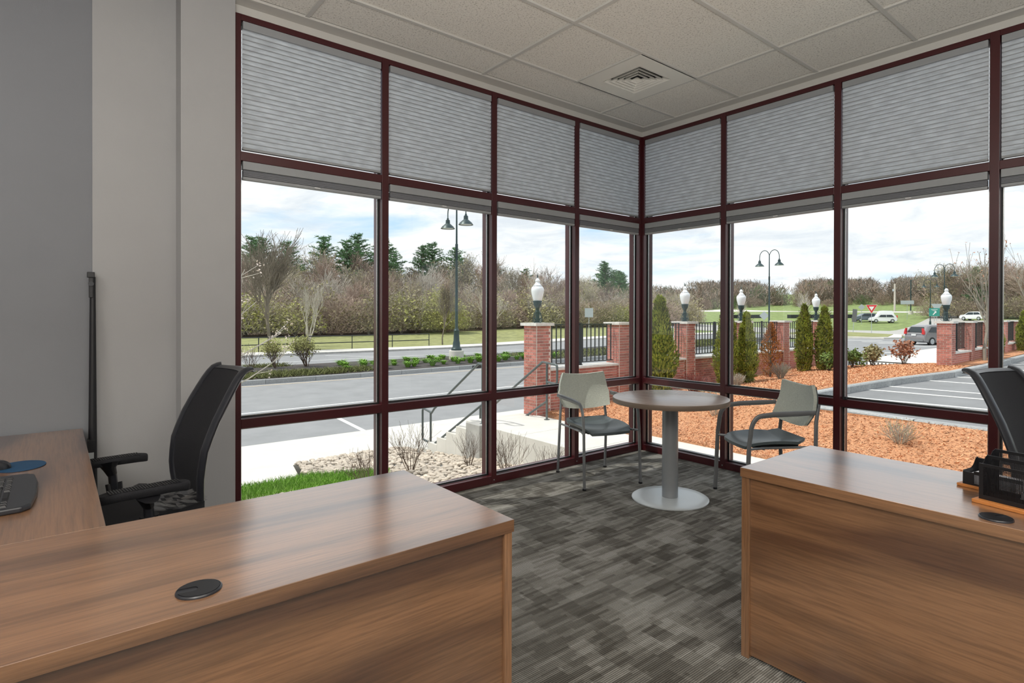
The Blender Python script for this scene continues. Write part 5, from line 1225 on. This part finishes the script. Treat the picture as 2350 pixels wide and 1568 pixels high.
for i in range(46):
    row = i % 3; y = 6.2+(i//3)*.82+r.uniform(-.3, .3)+row*.25; x = -22.3-row*1.25+r.uniform(-.3, .3)-.25*sm((y-8)/8)
    o = bpy.data.objects.new('daylily_clump', cm); COL.objects.link(o); o.location = (x, y, zs(x, y)+.14); s = r.uniform(.75, 1.25); o.scale = (s, s, s*.8); o.rotation_euler = (0, 0, r.uniform(0, 6))
    tag(o, 'green daylily clump, '+('front', 'middle', 'back')[row]+' median row'+seen(x, y), 'plant', 'daylily clumps in the median')
JP = [(-21.6, -10), (-21.6, 4), (-21.9, 7.2), (-23.2, 7.0), (-23.2, 4), (-23.6, -10)]
blades('juniper_groundcover', 'olive green juniper groundcover along the median curb', 'groundcover', JP, 9000, lambda x, y: zs(x, y)+.12, .20, M_JUNI, 3, .02, .8)
JP2 = [(-26, -10), (-26, 4.5), (-27.3, 4.5), (-27.3, -10)]
blades('juniper_groundcover', 'olive groundcover at the back of the median, behind the yellow shrubs', 'groundcover', JP2, 4000, lambda x, y: zs(x, y)+.12, .2, M_JUNI, 4, .02, .8)
JP3 = [(-22, 17), (-22, 40), (-26, 40), (-26, 17)]
blades('juniper_groundcover', 'olive groundcover of the median seen through the fence', 'groundcover', JP3, 9000, lambda x, y: zs(x, y)+.12, .2, M_JUNI, 5, .03, .8)
FS = [shrub(80+k, 1.55, 1.0, 11, M_TWIGD, M_BUD, 5, .045, 2, .02, .007, 4, .10) for k in range(2)]
for x, y, s, la, sx in ((-25.3, 5.0, 1.0, 'right one of the two yellow-budding shrubs in the median', 1.15), (-25.3, 3.55, .92, 'left one of the two yellow-budding shrubs in the median', .9)):
    put('budding_shrub', FS[int(y) % 2], la, 'shrub', (x, y, zs(x, y)+.12), x, (s*sx, s*sx, s))
put('bare_median_shrub', shrub(84, 1.3, .7, 9, M_TWIGD, M_BLOOM, 1, .03, 2, .018, .006, 3, .05), 'bare shrub with few pale buds left of the yellow-budding shrubs', 'shrub', (-25.2, 2.4, zs(-25, 2)+.12))
# trees across the street
FAN = [tree(100+k, 9.5, [9, 6, 5, 4], .40, .50, .11, .012, M_TWIGM, .22, M_OLIVE if k else None, 1, .045, .08) for k in range(2)]
put('bare_street_tree', FAN[0], 'large bare fan-shaped tree at the left behind the pipe railing', 'tree', (-42.2, 7.7, -1.4), 0, (1.25, 1.25, .98))
put('budding_street_tree', FAN[1], 'fan-shaped budding tree standing left of the nearest street lamp', 'tree', (-41.5, 22.2, -1.4), 1, (.62, .62, .72))
put('multi_stem_birch', tree(110, 5.2, [5, 4, 3], .35, .6, .06, .011, M_BARKW, .35, None, stems=4), 'pale multi-stemmed birch behind the pipe railing', 'tree', (-45.2, 11.6, -1.1))
put('multi_stem_birch', tree(111, 6.0, [5, 4, 3], .35, .6, .06, .011, M_BARKW, .35, None, stems=3), 'pale birch left of the brick pier at the steps', 'tree', (-47.5, 30.9, -1.0), 0, (1, 1, .85))
put('tall_leafing_tree', tree(112, 9., [6, 5, 3], .35, .7, .09, .012, M_TWIGG, .25, M_LEAFR, 1, .06, .08), 'tall thin tree with reddish buds rising behind the globe lamp', 'tree', (-44.5, 36.5, -1.2))
put('bare_lawn_tree', tree(113, 7.5, [7, 5, 4], .42, .5, .10, .013, M_TWIGG, .22, M_OLIVE, 1, .06, .1), 'bare round-crowned tree between the two globe lamps right of the corner', 'tree', (-57.5, 80., H(-57.5, 80)-.2))
put('bare_lawn_tree', tree(114, 6.2, [7, 5, 4], .42, .5, .09, .013, M_TWIGG, .22, None), 'smaller bare tree left of the first mullion of the right wall', 'tree', (-47., 81., H(-47., 81.)-.1))
put('bare_lawn_tree', tree(115, 6.8, [7, 5, 4], .42, .5, .09, .014, M_BARKW, .22, None), 'pale bare tree right of the double-arm lamp behind the left piers', 'tree', (-41.5, 92., H(-41.5, 92)-.1))
put('bare_lawn_tree', tree(116, 6.0, [7, 5, 4], .42, .5, .09, .014, M_TWIGG, .22, M_BUD, 1, .07, .1), 'greenish bare tree just behind the pale one at the double-arm lamp', 'tree', (-47.5, 104., H(-47.5, 104)-.1), 0, 1.2)
# woods
BAREV = [tree(120+k, 9, [8, 6, 5, 4], .55, .22, .10, .016, (M_TWIG, M_TWIGG, M_TWIG, M_BARKW, M_TWIGG)[k], .25, (None, M_OLIVE, None, None, M_BUD)[k], 1, .09, .15) for k in range(5)]
def mound(seed, Rr, Hh, n, mat, leafm=None, nl=0, ls=.06, rad=.016, stems=9, nm='twigs', base=.12):
    r = random.Random(seed); tb = TB(); lobes = [(r.uniform(0, 2*PI), r.uniform(.1, .9), r.uniform(.12, .35)) for _ in range(9)]
    for _ in range(stems): a = r.uniform(0, 2*PI); k = r.uniform(.1, .5)*Rr; tb.seg(Vector((0, 0, -.1)), Vector((k*math.cos(a), k*math.sin(a), Hh*.6)), rad*2.2, rad)
    lv = MB()
    for _ in range(n):
        a = r.uniform(0, 2*PI); e = math.asin(min(1, r.random()**.8)); q = r.random()**.45
        for la, le, lw in lobes:
            d = math.cos(a-la)
            if d > .6: q *= 1+lw*(d-.6)*1.6*(1-abs(math.sin(e)-le))
        c = Vector((Rr*q*math.cos(e)*math.cos(a), Rr*q*math.cos(e)*math.sin(a), Hh*base+Hh*(1-base)*q*math.sin(e)))
        d = Vector((c.x/Rr*.8+r.gauss(0, .5), c.y/Rr*.8+r.gauss(0, .5), .7+r.gauss(0, .4))).normalized(); l = r.uniform(.25, .75)*Hh*.16
        if c.z-d.z*l < 0: d.z = abs(d.z)*.3
        tb.seg(c-d*l*.5, c+d*l*.5, rad, rad*.45)
        if nl and r.random() < nl:
            p = c+d*l*.5; s1 = Vector((r.gauss(0, ls), r.gauss(0, ls), r.gauss(0, ls))); s2 = Vector((r.gauss(0, ls), r.gauss(0, ls), r.gauss(0, ls))); lv.quad(p-s1, p-s2, p+s1, p+s2)
    P = [(nm, tb.mesh(mat, nm))]
    if nl: P.append(('leaves', lm(lv, leafm, 'leaves')))
    return P
BUSH = [mound(140+k, 2.3, 3.2, 2600, (M_TWIG, M_TWIGG, M_TWIGG)[k], (None, M_OLIVE, M_BUD)[k], (0, .5, .7)[k], .06) for k in range(3)]
PN = [pine(150+k, 13) for k in range(3)]
BARK_L = ['bare purplish-brown woodland tree', 'olive-budding woodland tree', 'bare brown woodland tree', 'pale-barked woodland tree', 'yellow-green budding woodland tree']
r = random.Random(200); protoT = {}
def inst(kind, idx, parts, name, label, cat, group, loc, rz, sc_):
    key = (kind, idx)
    if key not in protoT: t = mkthing(name, parts, label, cat, group); protoT[key] = t
    else: t = copy_tree(protoT[key])
    t.location = loc; t.rotation_euler = (0, 0, rz); t.scale = sc_
    t['label'] = label+(seen(loc[0], loc[1]) or ' at the woods edge'); return t
def wood_x(y): return 0 if y < 82 else (y-82)*.75
cnt = 0
for row, (dx0, hs, step) in enumerate(((62, .62, 2.9), (66, .78, 3.1), (71, .92, 3.4), (77, 1.0, 3.8), (84, 1.1, 4.6))):
    y = 5+row
    while y < 118:
        k = r.choice([0, 0, 1, 2, 3, 3, 4] if row < 3 else [0, 1, 2, 2]); x = -dx0-r.uniform(0, 4)-wood_x(y)
        far = 1-.28*sm((y-60)/40)
        s = hs*r.uniform(.8, 1.15)*far
        inst('bare', k, BAREV[k], 'woodland_tree', BARK_L[k], 'tree', 'bare woodland trees across the street', (x, y, H(x, y)), r.uniform(0, 6), (s*1.05, s*1.05, s*r.uniform(.85, 1.12))); y += step*r.uniform(.8, 1.2)*(1+.4*sm((y-50)/50)); cnt += 1
y = 4
BUSH_L = ['dense brown thicket bush', 'dense olive thicket bush', 'yellow-green thicket bush']
while y < 100:
    for q in range(2):
        k = r.choice([0, 0, 0, 1, 0, 1, 2]) if q == 0 else r.choice([0, 1]); x = -57.5-q*3-r.uniform(0, 1.6)-wood_x(y); s = r.uniform(.8, 1.3)
        inst('bush', k, BUSH[k], 'thicket_bush', BUSH_L[k], 'shrub', 'thicket bushes along the woods', (x, y+q, H(x, y)), r.uniform(0, 6), (s*1.1, s*1.1, s))
    y += 2.4*r.uniform(.8, 1.2)
put('willow_bush', mound(160, 2.6, 4.4, 4200, M_OLIVE, M_BUD, .9, .06), 'rounded yellow-green willow bush behind the railing end', 'shrub', (-55, 30.5, H(-55, 30.5)), 0, (1, 1, 1))
for i, (px_y, x, s) in enumerate(((13., -88, 1.05), (17, -86, 1.0), (19.5, -90, 1.02), (22, -86, .98), (28, -88, 1.08), (31, -86, 1.05), (34.5, -90, 1.16), (37.5, -87, 1.1), (41, -90, .96), (44.5, -86, 1.05), (47.5, -88, 1.1), (51, -86, 1.05), (55, -90, .92), (60, -86, .85), (66, -84, .8), (84, -80, 1.0), (88, -84, .95), (100, -92, .85), (104, -94, .85), (108, -97, .85), (112, -100, .85), (94, -80, .7))):
    inst('pine', i % 3, PN[i % 3], 'white_pine', 'dark green pine above the woods', 'tree', 'pines above the woodland', (x, px_y, H(x, px_y)-.5), r.uniform(0, 6), (s*1.1, s*1.1, s*.95))
# undergrowth filling the woods: too many twigs to count
def fill(name, label, pts, mat, hmax, n, seed, rad, lmin, lmax, up=.8):
    r = random.Random(seed); v = MB()
    for _ in range(n):
        x, y = pts(r); z = H(x, y)+hmax(x, y)*r.random()**1.15; d = Vector((r.gauss(0, .5), r.gauss(0, .5), up+r.gauss(0, .4))).normalized()*r.uniform(lmin, lmax); s_ = d.cross(Vector((r.gauss(0, 1), r.gauss(0, 1), r.gauss(0, .4)))).normalized()*rad*r.uniform(.6, 1.3); c = Vector((x, y, z))
        v.quad(c-s_, c+s_, c+d+s_*.4, c+d-s_*.4)
    return tag(v.build(name, mat), label, 'undergrowth', kind='stuff')
def wp(r):
    y = 2+120*r.random()**1.2; return -60-26*r.random()-wood_x(y), y
def wh(x, y): return (4.6+1.2*math.sin(y*.5)+.8*math.sin(y*1.3+x))*(1-.25*sm((y-60)/40))
fill('undergrowth', 'purplish-brown undergrowth between the trunks of the woods across the street', wp, M_TWIG, wh, 26000, 1, .030, .5, 1.3)
fill('undergrowth', 'grey-brown brush filling the woods across the street', wp, M_TWIGG, lambda x, y: wh(x, y)*1.15, 26000, 2, .028, .5, 1.3)
fill('undergrowth', 'olive budding brush filling the woods across the street', wp, M_OLIVE, lambda x, y: wh(x, y)*1.2, 16000, 3, .035, .3, .8)
# distant woods on the hill
CRM = [pm('distant_brown_crown', (.29, .215, .165), .95, rnd=.25), pm('distant_olive_crown', (.30, .27, .12), .95, rnd=.25), pm('distant_grey_crown', (.27, .235, .19), .95, rnd=.25), pm('dull_green_crown', (.14, .19, .08), .95, rnd=.25)]
CR = []
for k in range(6):
    kk_ = (0, 1, 2, 3, 0, 2)[k]; p_ = mound(300+k, 4.2, (7.2, 6.4, 7.8, 7.0, 6.6, 7.0)[k], 1500, CRM[kk_], None, 0, rad=.055, stems=7, nm='distant_tree', base=.18); CR.append((p_[0][1], kk_))
CRL = ['distant brown tree on the hill', 'distant olive tree on the hill', 'distant grey tree on the hill', 'distant green tree on the hill']
r = random.Random(400); n = 0
line_ = [(-100, 126), (-108, 150), (-104, 172), (-90, 188), (-66, 198), (-40, 205), (-12, 210), (22, 212)]
segs = list(zip(line_, line_[1:]))
for row in range(6):
    for (a, b) in segs:
        l = math.hypot(b[0]-a[0], b[1]-a[1]); m_ = int(l/3.9)
        for i in range(m_):
            if n >= 298: break
            t = (i+r.random())/m_; x = a[0]+(b[0]-a[0])*t; y = a[1]+(b[1]-a[1])*t; nx, ny = (b[1]-a[1])/l, -(b[0]-a[0])/l; k_ = row*9+r.uniform(-4, 4); x -= nx*k_; y -= ny*k_
            me_, kk_ = CR[r.choice([0, 0, 2, 1, 3, 4, 5])]; o = bpy.data.objects.new('distant_tree', me_); COL.objects.link(o); s = r.uniform(.6, .9)*(.65 if row == 0 else 1); o.location = (x, y, H(x, y)-.5); o.scale = (s, s, s*r.uniform(.85, 1.1)); o.rotation_euler = (0, 0, r.uniform(0, 6))
            tag(o, CRL[kk_]+seen(x, y), 'tree', 'distant trees on the wooded hill'); n += 1
def dp(r):
    k = r.randrange(len(segs)); a, b = segs[k]; t = r.random(); q = r.random()*70; l = math.hypot(b[0]-a[0], b[1]-a[1]); return a[0]+(b[0]-a[0])*t-(b[1]-a[1])/l*q, a[1]+(b[1]-a[1])*t+(b[0]-a[0])/l*q
fill('distant_brush', 'brown brush and saplings covering the distant hill', dp, CRM[0], lambda x, y: 5.5, 26000, 5, .12, .9, 2.2)
fill('distant_brush', 'olive grey brush covering the distant hill', dp, CRM[2], lambda x, y: 5.5, 20000, 6, .12, .9, 2.2)
# nearer group at the right
r = random.Random(500)
for i in range(16):
    x = -34.+i*1.15+r.uniform(-.8, .8); y = 138+r.uniform(-3, 8); k = r.choice([0, 1, 2, 0]); s = r.uniform(1.15, 1.35)*(.7 if i < 2 else 1)
    t = inst('bare', k, BAREV[k], 'woodland_tree', '', 'tree', '', (x, y, H(x, y)), r.uniform(0, 6), (s*1.2, s*1.2, s))
    t['label'] = 'tall bare grove tree'+(seen(x, y) or ' beyond the right brick wall'); t['group'] = 'tall trees of the grove beyond the right brick wall'
t = inst('pine', 0, PN[0], 'white_pine', '', 'tree', '', (-28.2, 137, H(-28.2, 137)-.3), 1, (.85, .85, .82)); t['label'] = 'dark green pine inside the bare grove beyond the right-hand brick wall'
if 'group' in t: del t['group']
for i in range(14):
    x = -35+i*1.5; y = 134+r.uniform(-1, 3); k = i % 2
    t = inst('bush', k, BUSH[k], 'thicket_bush', '', 'shrub', '', (x, y, H(x, y)), r.uniform(0, 6), (1.2, 1.2, 1.1)); t['label'] = 'brown bush below the right grove'+seen(x, y); t['group'] = 'thicket bushes of the right grove'
